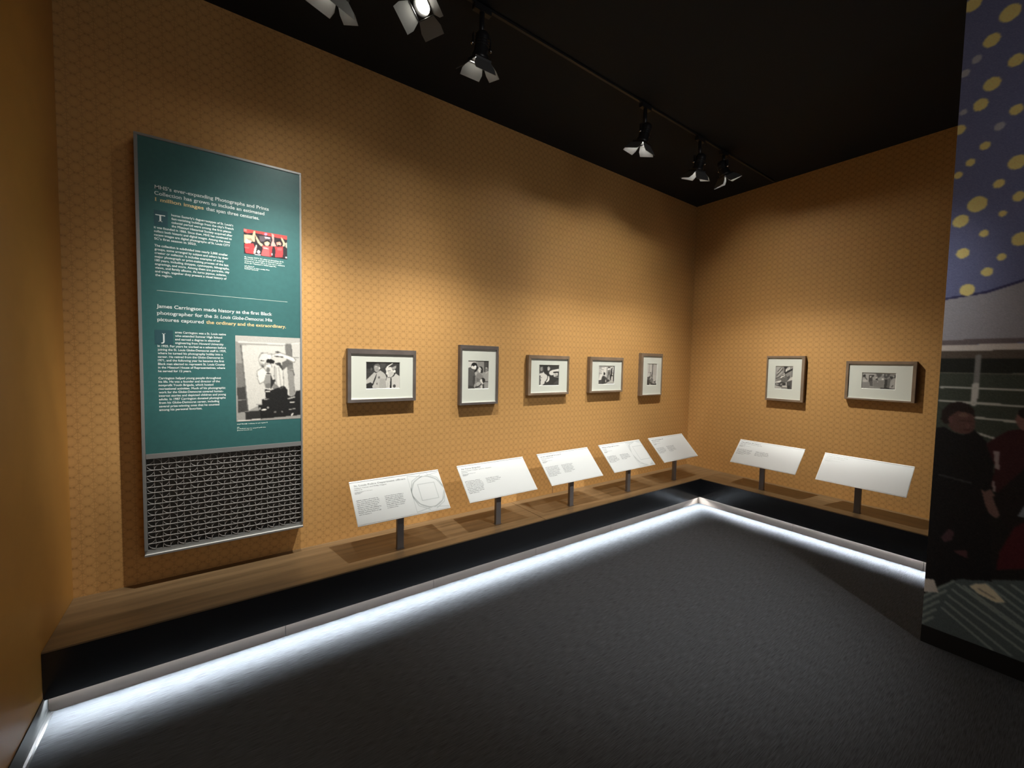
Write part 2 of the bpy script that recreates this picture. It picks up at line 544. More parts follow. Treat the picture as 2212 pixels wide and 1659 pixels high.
def photo_family():
    P = Paint(84, 110, (155, 150, 1165, 1510), 148)
    P.p(196, [(155, 150), (560, 150), (400, 400), (155, 500)]); P.p(120, [(640, 200), (920, 200), (920, 700), (600, 700)], .5)
    P.p(72, [(925, 170), (1165, 170), (1165, 640), (925, 700)]); P.p(34, [(1120, 170), (1165, 170), (1165, 640), (1125, 560)])
    P.e(122, 1050, 560, 85, 110); P.e(190, 1055, 490, 45, 30, .7); P.e(70, 990, 560, 26, 80, .7); P.p(150, [(900, 900), (1010, 740), (1165, 660), (1165, 1180), (940, 1180)]); P.l(196, (1020, 760), (1140, 660), 26)
    P.p(128, [(480, 1300), (520, 860), (640, 740), (760, 760), (900, 900), (950, 1180), (800, 1500), (500, 1500)]); P.p(170, [(470, 740), (600, 680), (560, 860), (500, 840)]); P.p(96, [(560, 960), (740, 1050), (640, 1190), (560, 1120)], .7)
    P.e(40, 770, 570, 105, 150); P.e(206, 715, 590, 80, 130); P.e(226, 730, 520, 40, 40); P.e(150, 790, 600, 30, 60); P.e(44, 830, 660, 50, 90); P.l(120, (660, 540), (770, 545), 16, .6)
    P.p(84, [(155, 500), (260, 460), (460, 560), (480, 760), (510, 900), (490, 1240), (430, 1400), (500, 1500), (155, 1515)]); P.p(66, [(400, 860), (510, 900), (490, 1240), (430, 1400), (380, 1200)])
    P.p(62, [(155, 1330), (420, 1380), (500, 1500), (155, 1515)]); P.l(104, (250, 560), (420, 700), 30, .6)
    P.e(36, 450, 390, 150, 160); P.p(34, [(560, 330), (650, 480), (560, 660), (440, 720), (470, 600), (540, 540)])
    P.p(216, [(290, 480), (340, 370), (410, 420), (500, 370), (560, 440), (520, 550), (420, 560), (330, 530)]); P.e(232, 505, 420, 40, 50)
    P.e(46, 880, 1110, 120, 130); P.p(212, [(740, 1140), (760, 1050), (840, 1030), (860, 1150), (910, 1250), (870, 1290), (790, 1200)]); P.p(168, [(540, 1260), (640, 1180), (800, 1220), (720, 1370), (600, 1390)])
    P.l(50, (530, 1440), (680, 1400), 60); P.l(50, (680, 1400), (800, 1290), 46); P.e(190, 820, 1420, 50, 80); P.p(60, [(880, 1300), (950, 1280), (960, 1500), (880, 1500)]); P.p(142, [(960, 1200), (1165, 1200), (1165, 1510), (970, 1510)]); P.e(150, 500, 1340, 50, 60)
    P.p(28, [(155, 150), (1165, 150), (1165, 178), (155, 172)], .8); P.l(60, (940, 1180), (1140, 1170), 40)
    P.blur(1); P.grain(4)
    return P


def photo_aid():
    P = Paint(92, 92, (205, 160, 1535, 1550), 62)
    P.p(48, [(460, 160), (760, 160), (760, 500), (900, 900), (700, 830), (540, 700)]); P.p(150, [(270, 330), (420, 270), (440, 460), (400, 600), (280, 560)], .8); P.p(70, [(205, 560), (440, 560), (400, 700), (205, 720)])
    P.p(160, [(740, 320), (820, 240), (960, 370), (900, 480), (830, 570), (760, 520)]); P.e(190, 830, 440, 60, 70, .8)
    P.p(60, [(960, 200), (1535, 180), (1535, 380), (1000, 500), (920, 500)]); P.p(66, [(900, 160), (1535, 160), (1535, 220)], .5)
    P.p(200, [(220, 740), (440, 690), (480, 610), (560, 740), (700, 830), (770, 940), (720, 1150), (620, 1280), (560, 1420), (420, 1530), (230, 1540), (330, 1200), (300, 1080), (220, 960)])
    P.p(92, [(205, 880), (300, 880), (310, 1480), (205, 1545)]); P.e(50, 270, 905, 36, 40); P.e(120, 350, 1010, 34, 36)
    P.p(214, [(800, 920), (870, 920), (905, 1100), (860, 1240), (780, 1310), (680, 1340), (680, 1280), (760, 1180)]); P.l(48, (775, 900), (770, 1060), 40); P.l(54, (770, 1060), (660, 1260), 34); P.e(30, 615, 1330, 40, 56)
    P.p(206, [(870, 680), (910, 580), (1060, 500), (1535, 400), (1535, 590), (1170, 610), (1120, 680), (1220, 720), (1120, 850), (980, 850), (880, 780)])
    P.p(30, [(1130, 670), (1180, 620), (1535, 600), (1535, 700), (1380, 720)]); P.p(186, [(1140, 780), (1240, 700), (1440, 690), (1480, 870), (1380, 900), (1200, 960)]); P.e(210, 1420, 720, 46, 40); P.e(120, 1330, 820, 60, 40, .5); P.l(170, (1240, 960), (1500, 990), 50, .7)
    P.p(56, [(920, 900), (1120, 860), (1230, 1000), (1535, 1050), (1535, 1550), (440, 1550), (600, 1430), (820, 1320), (910, 1180)]); P.p(94, [(1150, 1450), (1400, 1230), (1535, 1200), (1535, 1500)], .5)
    P.p(30, [(205, 160), (1535, 160), (1535, 190), (205, 190)], .7)
    P.blur(1); P.grain(4)
    return P


def photo_march():
    P = Paint(84, 92, (245, 215, 1400, 1520), 176)
    P.p(206, [(500, 300), (800, 300), (800, 1090), (640, 700), (480, 1000), (420, 1230), (260, 1230), (330, 900)]); P.p(140, [(280, 280), (420, 280), (430, 400), (280, 420)], .8); P.p(150, [(420, 440), (640, 490), (600, 530), (420, 510)])
    P.e(130, 450, 640, 40, 34, .7); P.p(140, [(260, 680), (500, 720), (480, 810), (260, 820)], .7); P.p(140, [(420, 280), (700, 310), (660, 370), (430, 350)], .5)
    P.p(152, [(810, 330), (900, 330), (890, 1180), (800, 1100)]); P.p(148, [(650, 230), (1180, 215), (1180, 260), (700, 265)], .7)
    P.p(120, [(900, 520), (1080, 480), (1150, 600), (1130, 1300), (850, 1400), (900, 900)]); P.p(84, [(920, 620), (1040, 620), (1060, 820), (920, 1050), (880, 1080)], .8)
    P.e(224, 975, 440, 100, 50, 1, -.35); P.p(52, [(890, 390), (930, 280), (1010, 290), (1100, 330), (1060, 380), (960, 360)])
    P.p(50, [(1150, 420), (1250, 300), (1240, 600), (1240, 820), (1290, 920), (1220, 960), (1160, 1260), (1100, 1180), (1060, 900), (1140, 800)]); P.p(222, [(1170, 290), (1230, 250), (1160, 380), (1090, 440)]); P.p(212, [(1250, 310), (1320, 260), (1320, 680), (1250, 640)])
    P.e(214, 1260, 830, 40, 50); P.p(216, [(1190, 960), (1240, 1000), (1260, 1220), (1170, 1200)]); P.p(66, [(1330, 230), (1400, 230), (1370, 1380), (1310, 1330), (1290, 1000)]); P.p(170, [(950, 860), (1040, 840), (1090, 1180), (1000, 1330), (930, 1060)], .5)
    P.p(74, [(245, 1240), (440, 1210), (490, 1010), (580, 910), (700, 960), (880, 1100), (1000, 1190), (1020, 1330), (900, 1380), (780, 1500), (245, 1520)]); P.p(60, [(520, 1000), (700, 960), (760, 1400), (560, 1520), (480, 1400)], .8); P.e(190, 640, 900, 60, 50); P.e(44, 660, 780, 70, 90); P.p(44, [(580, 640), (640, 650), (680, 720), (620, 720)])
    P.l(92, (640, 960), (860, 1130), 70, .8); P.p(186, [(735, 1210), (800, 1200), (790, 1400), (740, 1360)]); P.e(60, 950, 1290, 90, 70); P.e(190, 940, 1150, 40, 50, .7); P.p(150, [(780, 1440), (1360, 1400), (1350, 1510), (760, 1510)], .8); P.e(40, 550, 1500, 70, 26)
    P.blur(1); P.grain(4)
    return P


def photo_arch():
    P = Paint(72, 116, (165, 215, 800, 1500), 178)
    P.p(190, [(165, 215), (480, 215), (480, 760), (350, 960), (165, 1000)], .6); P.p(166, [(550, 215), (800, 215), (800, 900), (560, 900)], .6)
    P.l(118, (290, 240), (285, 740), 30, .6); P.l(130, (230, 218), (440, 222), 24, .6); P.l(140, (560, 222), (800, 222), 18, .4); P.l(120, (250, 745), (320, 750), 34, .7)
    P.l(96, (515, 215), (512, 620), 54); P.p(72, [(485, 620), (530, 620), (515, 1060), (470, 1060), (450, 900)]); P.l(72, (390, 740), (380, 920), 34, .8); P.e(70, 385, 740, 34, 30)
    P.p(84, [(190, 1010), (330, 970), (380, 900), (410, 980), (460, 880), (500, 1060), (560, 1150), (570, 1400), (560, 1500), (165, 1500)]); P.p(168, [(370, 1060), (420, 920), (470, 1000), (480, 1060), (400, 1140), (320, 1160)]); P.p(120, [(340, 1160), (500, 1100), (570, 1380), (420, 1400)], .7)
    P.p(64, [(165, 1180), (330, 1200), (330, 1500), (165, 1500)]); P.e(190, 370, 1440, 34, 34); P.e(60, 430, 1370, 50, 50); P.p(178, [(570, 1200), (800, 1180), (800, 1400), (560, 1400)]); P.e(58, 655, 1310, 46, 46); P.l(110, (740, 1230), (720, 1360), 40)
    P.p(50, [(530, 1410), (800, 1400), (800, 1500), (500, 1500)]); P.l(150, (480, 1180), (540, 1380), 24, .7)
    P.blur(1); P.grain(5)
    return P


def photo_wreck():
    P = Paint(84, 112, (150, 165, 1230, 1510), 128)
    P.p(158, [(200, 180), (480, 180), (300, 600), (200, 640)], .9); P.l(84, (480, 260), (280, 480), 60, .8); P.l(190, (520, 290), (340, 540), 44); P.l(76, (600, 330), (240, 720), 64, .8); P.l(166, (560, 500), (280, 800), 90, .8); P.l(80, (480, 760), (190, 900), 50)
    P.p(46, [(660, 165), (930, 165), (770, 330), (760, 580), (700, 560), (700, 300)]); P.p(196, [(780, 380), (920, 230), (1030, 190), (1030, 380), (780, 520)]); P.l(120, (960, 220), (880, 460), 26, .7)
    P.l(40, (760, 575), (1230, 300), 110); P.p(140, [(1030, 190), (1230, 180), (1190, 280), (1040, 370)]); P.p(128, [(780, 620), (1220, 420), (1210, 780), (1060, 820), (860, 760)]); P.l(84, (1200, 300), (1190, 760), 40, .7)
    P.p(96, [(480, 900), (760, 640), (900, 780), (1060, 680), (1060, 840), (920, 1030), (820, 1120), (620, 1130), (540, 1040)]); P.p(70, [(900, 800), (1060, 680), (1060, 840), (940, 1000)], .8); P.e(150, 720, 800, 60, 40, .5)
    P.l(214, (500, 830), (720, 600), 40); P.l(214, (510, 840), (740, 700), 40); P.l(60, (570, 740), (690, 670), 34); P.l(80, (230, 930), (540, 930), 40, .6)
    P.p(214, [(160, 1110), (540, 1000), (520, 1060), (420, 1130), (160, 1150)]); P.p(190, [(920, 1040), (1100, 830), (1230, 770), (1220, 960), (1010, 1020)])
    P.p(64, [(160, 1170), (420, 1150), (560, 1080), (820, 1150), (820, 1290), (600, 1300), (560, 1390), (160, 1290)]); P.p(150, [(200, 1190), (380, 1220), (380, 1280), (200, 1270)]); P.p(150, [(460, 1230), (600, 1160), (600, 1260), (520, 1310)], .8)
    P.p(168, [(150, 1310), (330, 1330), (560, 1420), (560, 1500), (150, 1480)], .9); P.p(186, [(600, 1310), (880, 1300), (920, 1400), (640, 1400)]); P.p(120, [(560, 1400), (920, 1400), (920, 1510), (560, 1510)])
    P.p(76, [(880, 1090), (1190, 980), (1190, 1510), (940, 1510)]); P.p(56, [(930, 1290), (1090, 1280), (1090, 1510), (950, 1510)]); P.p(190, [(830, 1120), (880, 1090), (880, 1300), (840, 1260)], .7); P.e(40, 720, 1230, 40, 60)
    P.blur(1); P.grain(6)
    return P


def photo_group():
    P = Paint(116, 58, (170, 155, 2040, 1040), 128)
    P.p(158, [(200, 180), (960, 180), (900, 400), (560, 300), (540, 680), (200, 690)]); P.p(56, [(210, 280), (340, 240), (380, 360), (300, 400), (215, 420)]); P.l(72, (310, 380), (440, 530), 60, .8); P.e(176, 330, 600, 130, 70)
    P.p(126, [(180, 700), (560, 690), (620, 960), (170, 980)]); P.p(68, [(560, 280), (840, 270), (870, 350), (740, 380), (760, 560), (800, 900), (640, 880), (600, 680), (550, 640)]); P.e(178, 650, 375, 40, 60, 1, .5); P.p(96, [(620, 620), (740, 620), (800, 900), (640, 880)], .7)
    P.p(84, [(960, 200), (1300, 190), (1240, 330), (1090, 430), (1040, 360)]); P.p(150, [(770, 420), (920, 360), (1030, 420), (900, 560), (780, 540)]); P.e(196, 980, 420, 50, 24, 1, -.4); P.p(66, [(930, 500), (1040, 440), (1070, 560), (970, 550)])
    P.p(118, [(820, 620), (1000, 580), (1300, 560), (1450, 620), (1400, 980), (830, 900)]); P.p(150, [(1080, 460), (1300, 380), (1340, 560), (1100, 560)], .7); P.e(200, 1345, 490, 60, 54); P.e(176, 1060, 650, 26, 30)
    P.p(80, [(1300, 200), (1740, 190), (1600, 460), (1440, 440)]); P.e(160, 1350, 250, 44, 50); P.e(120, 1520, 260, 50, 60); P.p(62, [(1690, 310), (1840, 330), (2020, 240), (2040, 400), (1900, 420), (1800, 500), (1740, 420)]); P.e(150, 1920, 330, 50, 50)
    P.p(60, [(1430, 500), (1600, 480), (1640, 700), (1560, 900), (1720, 980), (1420, 1000), (1450, 640)]); P.p(96, [(1600, 480), (1740, 400), (1760, 560), (1720, 980), (1580, 940)]); P.e(128, 1630, 420, 60, 36, 1, -.4); P.p(152, [(1760, 620), (1900, 430), (2030, 420), (2000, 1000), (1740, 980)])
    P.l(70, (1850, 890), (1910, 830), 60, .8); P.l(44, (1250, 1000), (2010, 1030), 60); P.l(90, (200, 165), (1000, 175), 26, .7); P.l(170, (640, 940), (840, 940), 40, .6)
    P.blur(1); P.grain(4)
    return P


def photo_cameraman():
    P = Paint(110, 150, (125, 90, 1110, 1385), 150)
    P.p(176, [(125, 90), (1110, 90), (1110, 180), (125, 180)]); P.p(140, [(125, 180), (215, 180), (260, 860), (150, 860)]); P.p(96, [(125, 500), (235, 500), (255, 860), (140, 870)], .6); P.p(62, [(140, 870), (255, 860), (300, 1230), (150, 1250)]); P.l(130, (140, 1060), (265, 1055), 12)
    P.l(206, (170, 186), (870, 196), 22); P.p(196, [(220, 230), (860, 220), (900, 640), (930, 1010), (560, 1010), (500, 1130), (310, 1220)]); P.l(92, (200, 230), (290, 1220), 12); P.l(200, (222, 240), (310, 1222), 12)
    P.p(112, [(865, 195), (960, 190), (1000, 560), (1010, 1010), (935, 1010), (895, 560)]); P.p(190, [(960, 180), (1110, 180), (1110, 930), (1020, 930)]); P.l(90, (965, 210), (1010, 960), 12); P.l(100, (1010, 402), (1110, 398), 8); P.p(136, [(900, 600), (1000, 580), (1010, 1010), (940, 1010)]); P.l(210, (985, 180), (1110, 166), 14)
    P.l(70, (990, 610), (1012, 690), 12); P.l(90, (940, 608), (1000, 612), 10)
    P.e(150, 520, 450, 62, 118); P.p(206, [(460, 420), (500, 350), (600, 340), (640, 460), (560, 480), (520, 540), (470, 480)]); P.p(210, [(420, 640), (470, 560), (560, 640), (560, 720), (500, 800), (450, 760)]); P.p(216, [(430, 620), (520, 560), (600, 650), (560, 760), (470, 820), (430, 720)])
    P.l(44, (490, 460), (535, 462), 12); P.e(60, 520, 540, 20, 30, .7)
    P.p(32, [(580, 440), (640, 430), (700, 460), (690, 500), (600, 510), (570, 480)]); P.p(218, [(600, 360), (660, 350), (660, 410), (620, 440), (590, 400)]); P.p(70, [(700, 320), (750, 305), (800, 330), (760, 345)])
    P.p(216, [(640, 370), (780, 330), (1000, 400), (1030, 440), (1010, 480), (900, 430), (800, 380), (740, 390), (660, 400)]); P.p(96, [(800, 600), (820, 480), (900, 440), (990, 500), (880, 560), (820, 620)]); P.p(60, [(700, 500), (790, 480), (830, 600), (800, 640), (760, 540)]); P.l(44, (700, 385), (830, 400), 14)
    P.p(206, [(700, 540), (760, 530), (830, 620), (840, 860), (790, 900), (740, 860), (690, 700)]); P.l(150, (760, 560), (800, 880), 20, .6); P.e(216, 610, 530, 40, 36); P.e(200, 640, 590, 50, 30); P.e(110, 600, 600, 26, 40); P.l(40, (580, 660), (640, 664), 16)
    P.p(140, [(560, 680), (630, 680), (650, 760), (640, 880), (560, 890), (530, 800)]); P.e(96, 600, 850, 50, 40, .7); P.p(44, [(640, 680), (670, 760), (720, 740), (680, 830), (640, 900)]); P.p(120, [(690, 800), (770, 880), (720, 930), (660, 890)])
    P.p(30, [(545, 900), (640, 920), (840, 850), (900, 920), (900, 1000), (950, 1030), (1010, 1010), (1040, 940), (1110, 930), (1110, 1330), (480, 1360), (440, 1140), (500, 1130), (500, 1060), (560, 1040)])
    P.l(216, (560, 940), (620, 938), 16); P.l(160, (530, 1060), (600, 1055), 14); P.l(150, (420, 1135), (500, 1135), 16); P.l(224, (500, 1222), (560, 1218), 20); P.e(150, 470, 1200, 16, 20); P.e(150, 590, 1190, 16, 20); P.l(170, (910, 1060), (1010, 1035), 22); P.l(214, (945, 1120), (1000, 1118), 22); P.l(150, (920, 1235), (1020, 1222), 14); P.l(224, (960, 1325), (985, 1300), 20); P.e(120, 700, 1265, 20, 14); P.e(120, 810, 1265, 16, 14)
    for seg in ([(430, 620), (520, 560), (600, 650)], [(430, 620), (440, 740), (470, 820), (540, 780)], [(700, 540), (690, 700), (740, 860), (790, 900), (840, 860), (830, 620)],
                [(640, 370), (780, 330), (1000, 400), (1035, 440), (1010, 482), (900, 432)], [(460, 420), (500, 348), (600, 338)], [(600, 360), (660, 350), (660, 410)], [(570, 515), (640, 505), (660, 560)]):
        for a_, b_ in zip(seg[:-1], seg[1:]):
            P.l(104, a_, b_, 11, .75)
    P.p(168, [(700, 560), (740, 560), (730, 840), (700, 720)], .8); P.p(150, [(900, 440), (1010, 482), (960, 470), (860, 420)], .9); P.p(160, [(480, 480), (520, 500), (540, 540), (500, 520)], .8)
    P.p(46, [(250, 1240), (470, 1230), (470, 1360), (260, 1370)]); P.p(150, [(140, 1270), (250, 1250), (250, 1360), (145, 1380)]); P.l(210, (150, 1375), (470, 1362), 16)
    P.blur(1); P.grain(4)
    return P


def photo_players():
    P = Paint(96, 72, (340, 150, 1500, 940), (40, 34, 38))
    # corner-skew of the source is removed by shearing the vertical
    sk = 160.0 / 1160.0
    P.Y = P.Y * 1.0
    y0 = P.Y.copy()
    P.Y = 150 + (y0 - 150) * (650.0 / 790.0) + (P.X - 340) * sk
    skin, skin2, red, rd2 = (224, 190, 150), (206, 150, 128), (206, 62, 64), (232, 92, 92)
    P.p((214, 70, 66), [(335, 145), (580, 170), (1070, 235), (1500, 300), (1510, 420), (1330, 380), (1130, 350), (620, 250), (420, 270), (340, 230)]); P.p((236, 160, 150), [(340, 150), (420, 165), (420, 230), (350, 220)], .6); P.e((230, 140, 170), 915, 280, 40, 40)
    P.p((90, 80, 84), [(740, 330), (900, 330), (1040, 360), (1060, 480), (760, 480)]); P.p((220, 210, 220), [(880, 350), (1040, 370), (1020, 400), (900, 395)])
    P.p(skin, [(345, 300), (560, 320), (600, 200), (640, 210), (620, 500), (500, 480), (420, 560), (350, 520)]); P.e((236, 218, 190), 460, 470, 80, 70); P.p((80, 70, 60), [(400, 400), (520, 400), (600, 500), (460, 450)], .5)
    P.p(red, [(355, 550), (480, 530), (590, 540), (620, 640), (580, 820), (380, 790)]); P.p(rd2, [(360, 620), (480, 640), (470, 680), (360, 660)]); P.p((226, 214, 190), [(660, 560), (680, 600), (640, 800), (590, 820), (600, 700)])
    P.p(skin, [(640, 300), (680, 360), (760, 500), (840, 560), (800, 620), (700, 520), (650, 400)]); P.p((226, 160, 150), [(1070, 250), (1140, 290), (1140, 480), (1200, 600), (1060, 610), (1050, 560), (1090, 450)])
    P.e(skin, 945, 520, 68, 80); P.p((30, 26, 30), [(870, 470), (930, 430), (1010, 440), (1020, 510), (960, 470), (880, 500)]); P.p((250, 245, 240), [(920, 545), (970, 545), (945, 565)])
    P.p(rd2, [(820, 580), (940, 610), (1090, 600), (1060, 880), (1000, 890), (780, 850), (830, 680)]); P.p(red, [(1000, 620), (1100, 600), (1080, 700), (1060, 880), (1010, 880)]); P.p((240, 190, 180), [(850, 640), (980, 660), (980, 680), (850, 660)])
    P.e((216, 150, 130), 1270, 520, 66, 80); P.p((28, 22, 26), [(1190, 470), (1260, 430), (1340, 460), (1350, 540), (1300, 470), (1210, 490)]); P.p((40, 26, 26), [(1230, 560), (1300, 560), (1290, 610), (1240, 600)]); P.p((250, 246, 240), [(1250, 545), (1300, 545), (1275, 562)])
    P.p(red, [(1150, 600), (1250, 620), (1390, 600), (1390, 740), (1370, 900), (1160, 900), (1180, 720)]); P.p(rd2, [(1220, 640), (1360, 650), (1350, 720), (1220, 710)]); P.p(skin, [(1330, 340), (1380, 390), (1450, 520), (1430, 600), (1370, 600), (1390, 520), (1340, 420)]); P.p((226, 214, 180), [(1450, 520), (1500, 480), (1500, 660), (1460, 620)])
    P.e((230, 220, 220), 720, 760, 40, 50); P.e((230, 220, 220), 1080, 820, 16, 30); P.e((240, 236, 230), 1470, 910, 24, 24); P.p((220, 200, 210), [(610, 820), (780, 830), (770, 860), (620, 840)])
    P.Y = y0
    P.blur(1); P.grain(4)
    return P


# ------------------------------------------------------------------ lettering
_fc = bpy.data.curves.new('lettering', 'FONT')
_fo = bpy.data.objects.new('lettering', _fc)
COL.objects.link(_fo)
CAPH = 0.682


class Text:
    """collects lines of lettering as flat meshes in a sheet's own (u right, v down) metres"""
    def __init__(s):
        s.v, s.f = [], []

    def line(s, txt, u, v, size, width=None, serif=False, italic=False, bold=0.0, slope=0.0, maxw=None):
        _fc.body = txt
        _fc.offset = bold
        me = _fo.to_mesh()
        n = len(me.vertices)
        if n == 0:
            _fo.to_mesh_clear()
            return u
        co = np.zeros(n * 3)
        me.vertices.foreach_get('co', co)
        co = co.reshape(-1, 3)[:, :2]
        faces = [tuple(p.vertices) for p in me.polygons]
        if serif:
            cnt = {}
            for fc in faces:
                for a, b in zip(fc, fc[1:] + fc[:1]):
                    k_ = (min(a, b), max(a, b))
                    cnt[k_] = cnt.get(k_, 0) + 1
            add = []
            for (a, b), c_ in cnt.items():
                if c_ == 1:
                    (xa, ya), (xb, yb) = co[a], co[b]
                    if abs(ya - yb) < 0.004 and 0.05 < abs(xa - xb) < 0.19:
                        inward = 0.0
                        if abs(ya) < 0.02 or -0.25 < ya < -0.21:
                            inward = 1
                        elif abs(ya - 0.449) < 0.02 or abs(ya - CAPH) < 0.02:
                            inward = -1
                        if inward:
                            x0_, x1_ = min(xa, xb), max(xa, xb)
                            add.append((x0_ - 0.065, x1_ + 0.065, ya, ya + inward * 0.045))
            cl = co.tolist()
            for x0_, x1_, y0_, y1_ in add:
                i0 = len(cl)
                cl += [[x0_, y0_], [x1_, y0_], [x1_, y1_], [x0_, y1_]]
                faces.append((i0, i0 + 1, i0 + 2, i0 + 3))
            co = np.array(cl)
        _fo.to_mesh_clear()
        x0, x1 = co[:, 0].min(), co[:, 0].max()
        sx = size
        if width:
            sx = width / (x1 - x0)
        elif maxw and (x1 - x0) * size > maxw:
            sx = maxw / (x1 - x0)
        if italic:
            co = co + np.stack([co[:, 1] * 0.22, 0 * co[:, 1]], 1)
        U = u + (co[:, 0] - x0) * sx
        V = v - co[:, 1] * size + (U - u) * slope
        b0 = len(s.v)
        s.v += list(zip(U.tolist(), V.tolist()))
        s.f += [tuple(i + b0 for i in fc) for fc in faces]
        return u + (x1 - x0) * sx

    def greek(s, u, v, width, xh, rng, last=1.0):
        """a line of print too small to read: letter-like marks grouped in words"""
        x, end = u, u + width * last
        while x < end - xh * 0.5:
            for _ in range(rng.randint(2, 8)):
                w = xh * rng.choice((0.45, 0.6, 0.75, 0.9))
                hgt = xh * rng.choice((1, 1, 1, 1.45))
                low = xh * rng.choice((0, 0, 0, 0, 0.35))
                if x + w > end:
                    break
                s.quad(x, v - hgt, x + w, v + low, 0.62)
                x += w + xh * 0.12
            x += xh * 0.55

    def quad(s, u0, v0, u1, v1, fill=1.0):
        b0 = len(s.v)
        d = (v1 - v0) * (1 - fill) / 2
        s.v += [(u0, v0 + d), (u1, v0 + d), (u1, v1 - d), (u0, v1 - d)]
        s.f.append((b0, b0 + 3, b0 + 2, b0 + 1))

    def band(s, pts, w, closed=False):
        """a printed line of width w along pts"""
        n = len(pts)
        rng_ = range(n if closed else n - 1)
        for i in rng_:
            a, b = Vector(pts[i]), Vector(pts[(i + 1) % n])
            d = (b - a)
            if d.length < 1e-6:
                continue
            d.normalize()
            nrm = Vector((-d.y, d.x)) * (w / 2)
            e = d * (w * 0.35)
            b0 = len(s.v)
            for q in (a + nrm - e, b + nrm + e, b - nrm + e, a - nrm - e):
                s.v.append((q.x, q.y))
            s.f.append((b0, b0 + 1, b0 + 2, b0 + 3))

    def emit(s, name, m, parent, fmap):
        me = bpy.data.meshes.new(name)
        me.from_pydata([fmap(u, v) for u, v in s.v], [], s.f)
        return link(name, me, m, parent)


# ------------------------------------------------------------------ tall text panel
PX1, PX2, PZ0, PZ1, PP = -5.2136, -4.4501, 0.4753, 2.6813, 0.10
PW, PH_ = PX2 - PX1, PZ1 - PZ0
panel = empty('text_panel', ((PX1 + PX2) / 2, 0, PZ0))
props(panel, 'tall teal text panel in a grey metal frame with a lattice grille at its foot', 'panel')


def pu(u):
    return u - PW / 2


def pv(v):
    return PH_ - v


def prail(name, u0, u1, v0, v1, y0=-PP, y1=-0.001, m='grey_metal', bev=0.0015):
    return box(name, pu(u0), pu(u1), y0, y1, pv(v1), pv(v0), m, panel, bev)


prail('frame_rail', 0, 0.0145, 0.0125, 2.172)
prail('frame_rail', PW - 0.010, PW, 0.0125, 2.172)
prail('frame_rail', 0, PW, 0, 0.0125)
prail('frame_rail', 0, PW, 2.172, 2.1945, -PP + 0.012)
prail('frame_lip', 0, PW, 2.1965, 2.206, -PP, -0.001, 'grey_metal', 0.001)
prail('lip_highlight', 0.002, PW - 0.002, 2.1950, 2.1964, -PP + 0.0005, -PP + 0.012, 'label_edge', 0.0)  # white strip painted as the highlight along the lip's top
prail('divider_rail', 0.0148, PW - 0.0102, 1.653, 1.680, -PP + 0.001)
GY = -PP + 0.005
prail('graphic_board', 0.0148, PW - 0.0102, 0.0128, 1.6525, GY, GY + 0.012, 'teal_print', 0.0)
prail('grille_backing', 0.0148, PW - 0.0102, 1.6805, 2.1715, -0.055, -0.05, 'grille_back', 0.0)


def pm(u, v):
    return (pu(u), GY - 0.0006, pv(v))


def pm2(u, v):
    return (pu(u), GY - 0.0012, pv(v))


def pm3(u, v):
    return (pu(u), GY - 0.0018, pv(v))


t = Text()
HS = 0.0262
t.line("MHS\u2019s ever-expanding Photographs and Prints", 0.0755, 0.2634, HS, 0.515, True, bold=0.012)
t.line("Collection has grown to include an estimated", 0.0755, 0.2945, HS, 0.494, True, bold=0.012)
uu = 0.0755 + 0.206
t.line("that span three centuries.", uu + 0.010, 0.3265, HS, 0.250, True, bold=0.012)
t.emit('heading_text', 'print_white', panel, pm)
t = Text()
t.line("James Carrington made history as the first Black", 0.0735, 0.8785, HS, 0.530, True, bold=0.014)
e1 = t.line("photographer for the", 0.0735, 0.9137, HS, 0.236, True, bold=0.014)
e2 = t.line("St. Louis Globe-Democrat.", e1 + 0.009, 0.9137, HS, 0.242, True, True, bold=0.008)
t.line("His", e2 + 0.006, 0.9137, HS, 0.036, True, bold=0.014)
t.line("pictures captured", 0.0735, 0.9480, HS, 0.200, True, bold=0.014)
t.emit('heading_text', 'print_white', panel, pm)
t = Text()
t.line("1 million images", 0.0760, 0.3265, HS, 0.205, True, bold=0.016)
props(t.emit('heading_text', 'print_gold', panel, pm), 'gold words of the upper heading')
t = Text()
t.line("the ordinary and the extraordinary.", 0.2830, 0.9480, HS, 0.392, True, bold=0.016)
props(t.emit('heading_text', 'print_gold', panel, pm), 'gold words of the lower heading')
for uv in ((0.0715, 0.372, 0.1270, 0.452), (0.0630, 0.995, 0.1380, 1.0705)):
    t = Text()
    t.quad(*uv)
    t.emit('initial_box', 'dropcap_box', panel, pm)
t = Text()
t.line("T", 0.0772, 0.4300, 0.052, 0.040, True)
t.emit('initial_letter', 'print_white', panel, pm2)
t = Text()
t.line("J", 0.0885, 1.0530, 0.060, 0.0185, True)
t.emit('initial_letter', 'print_white', panel, pm2)

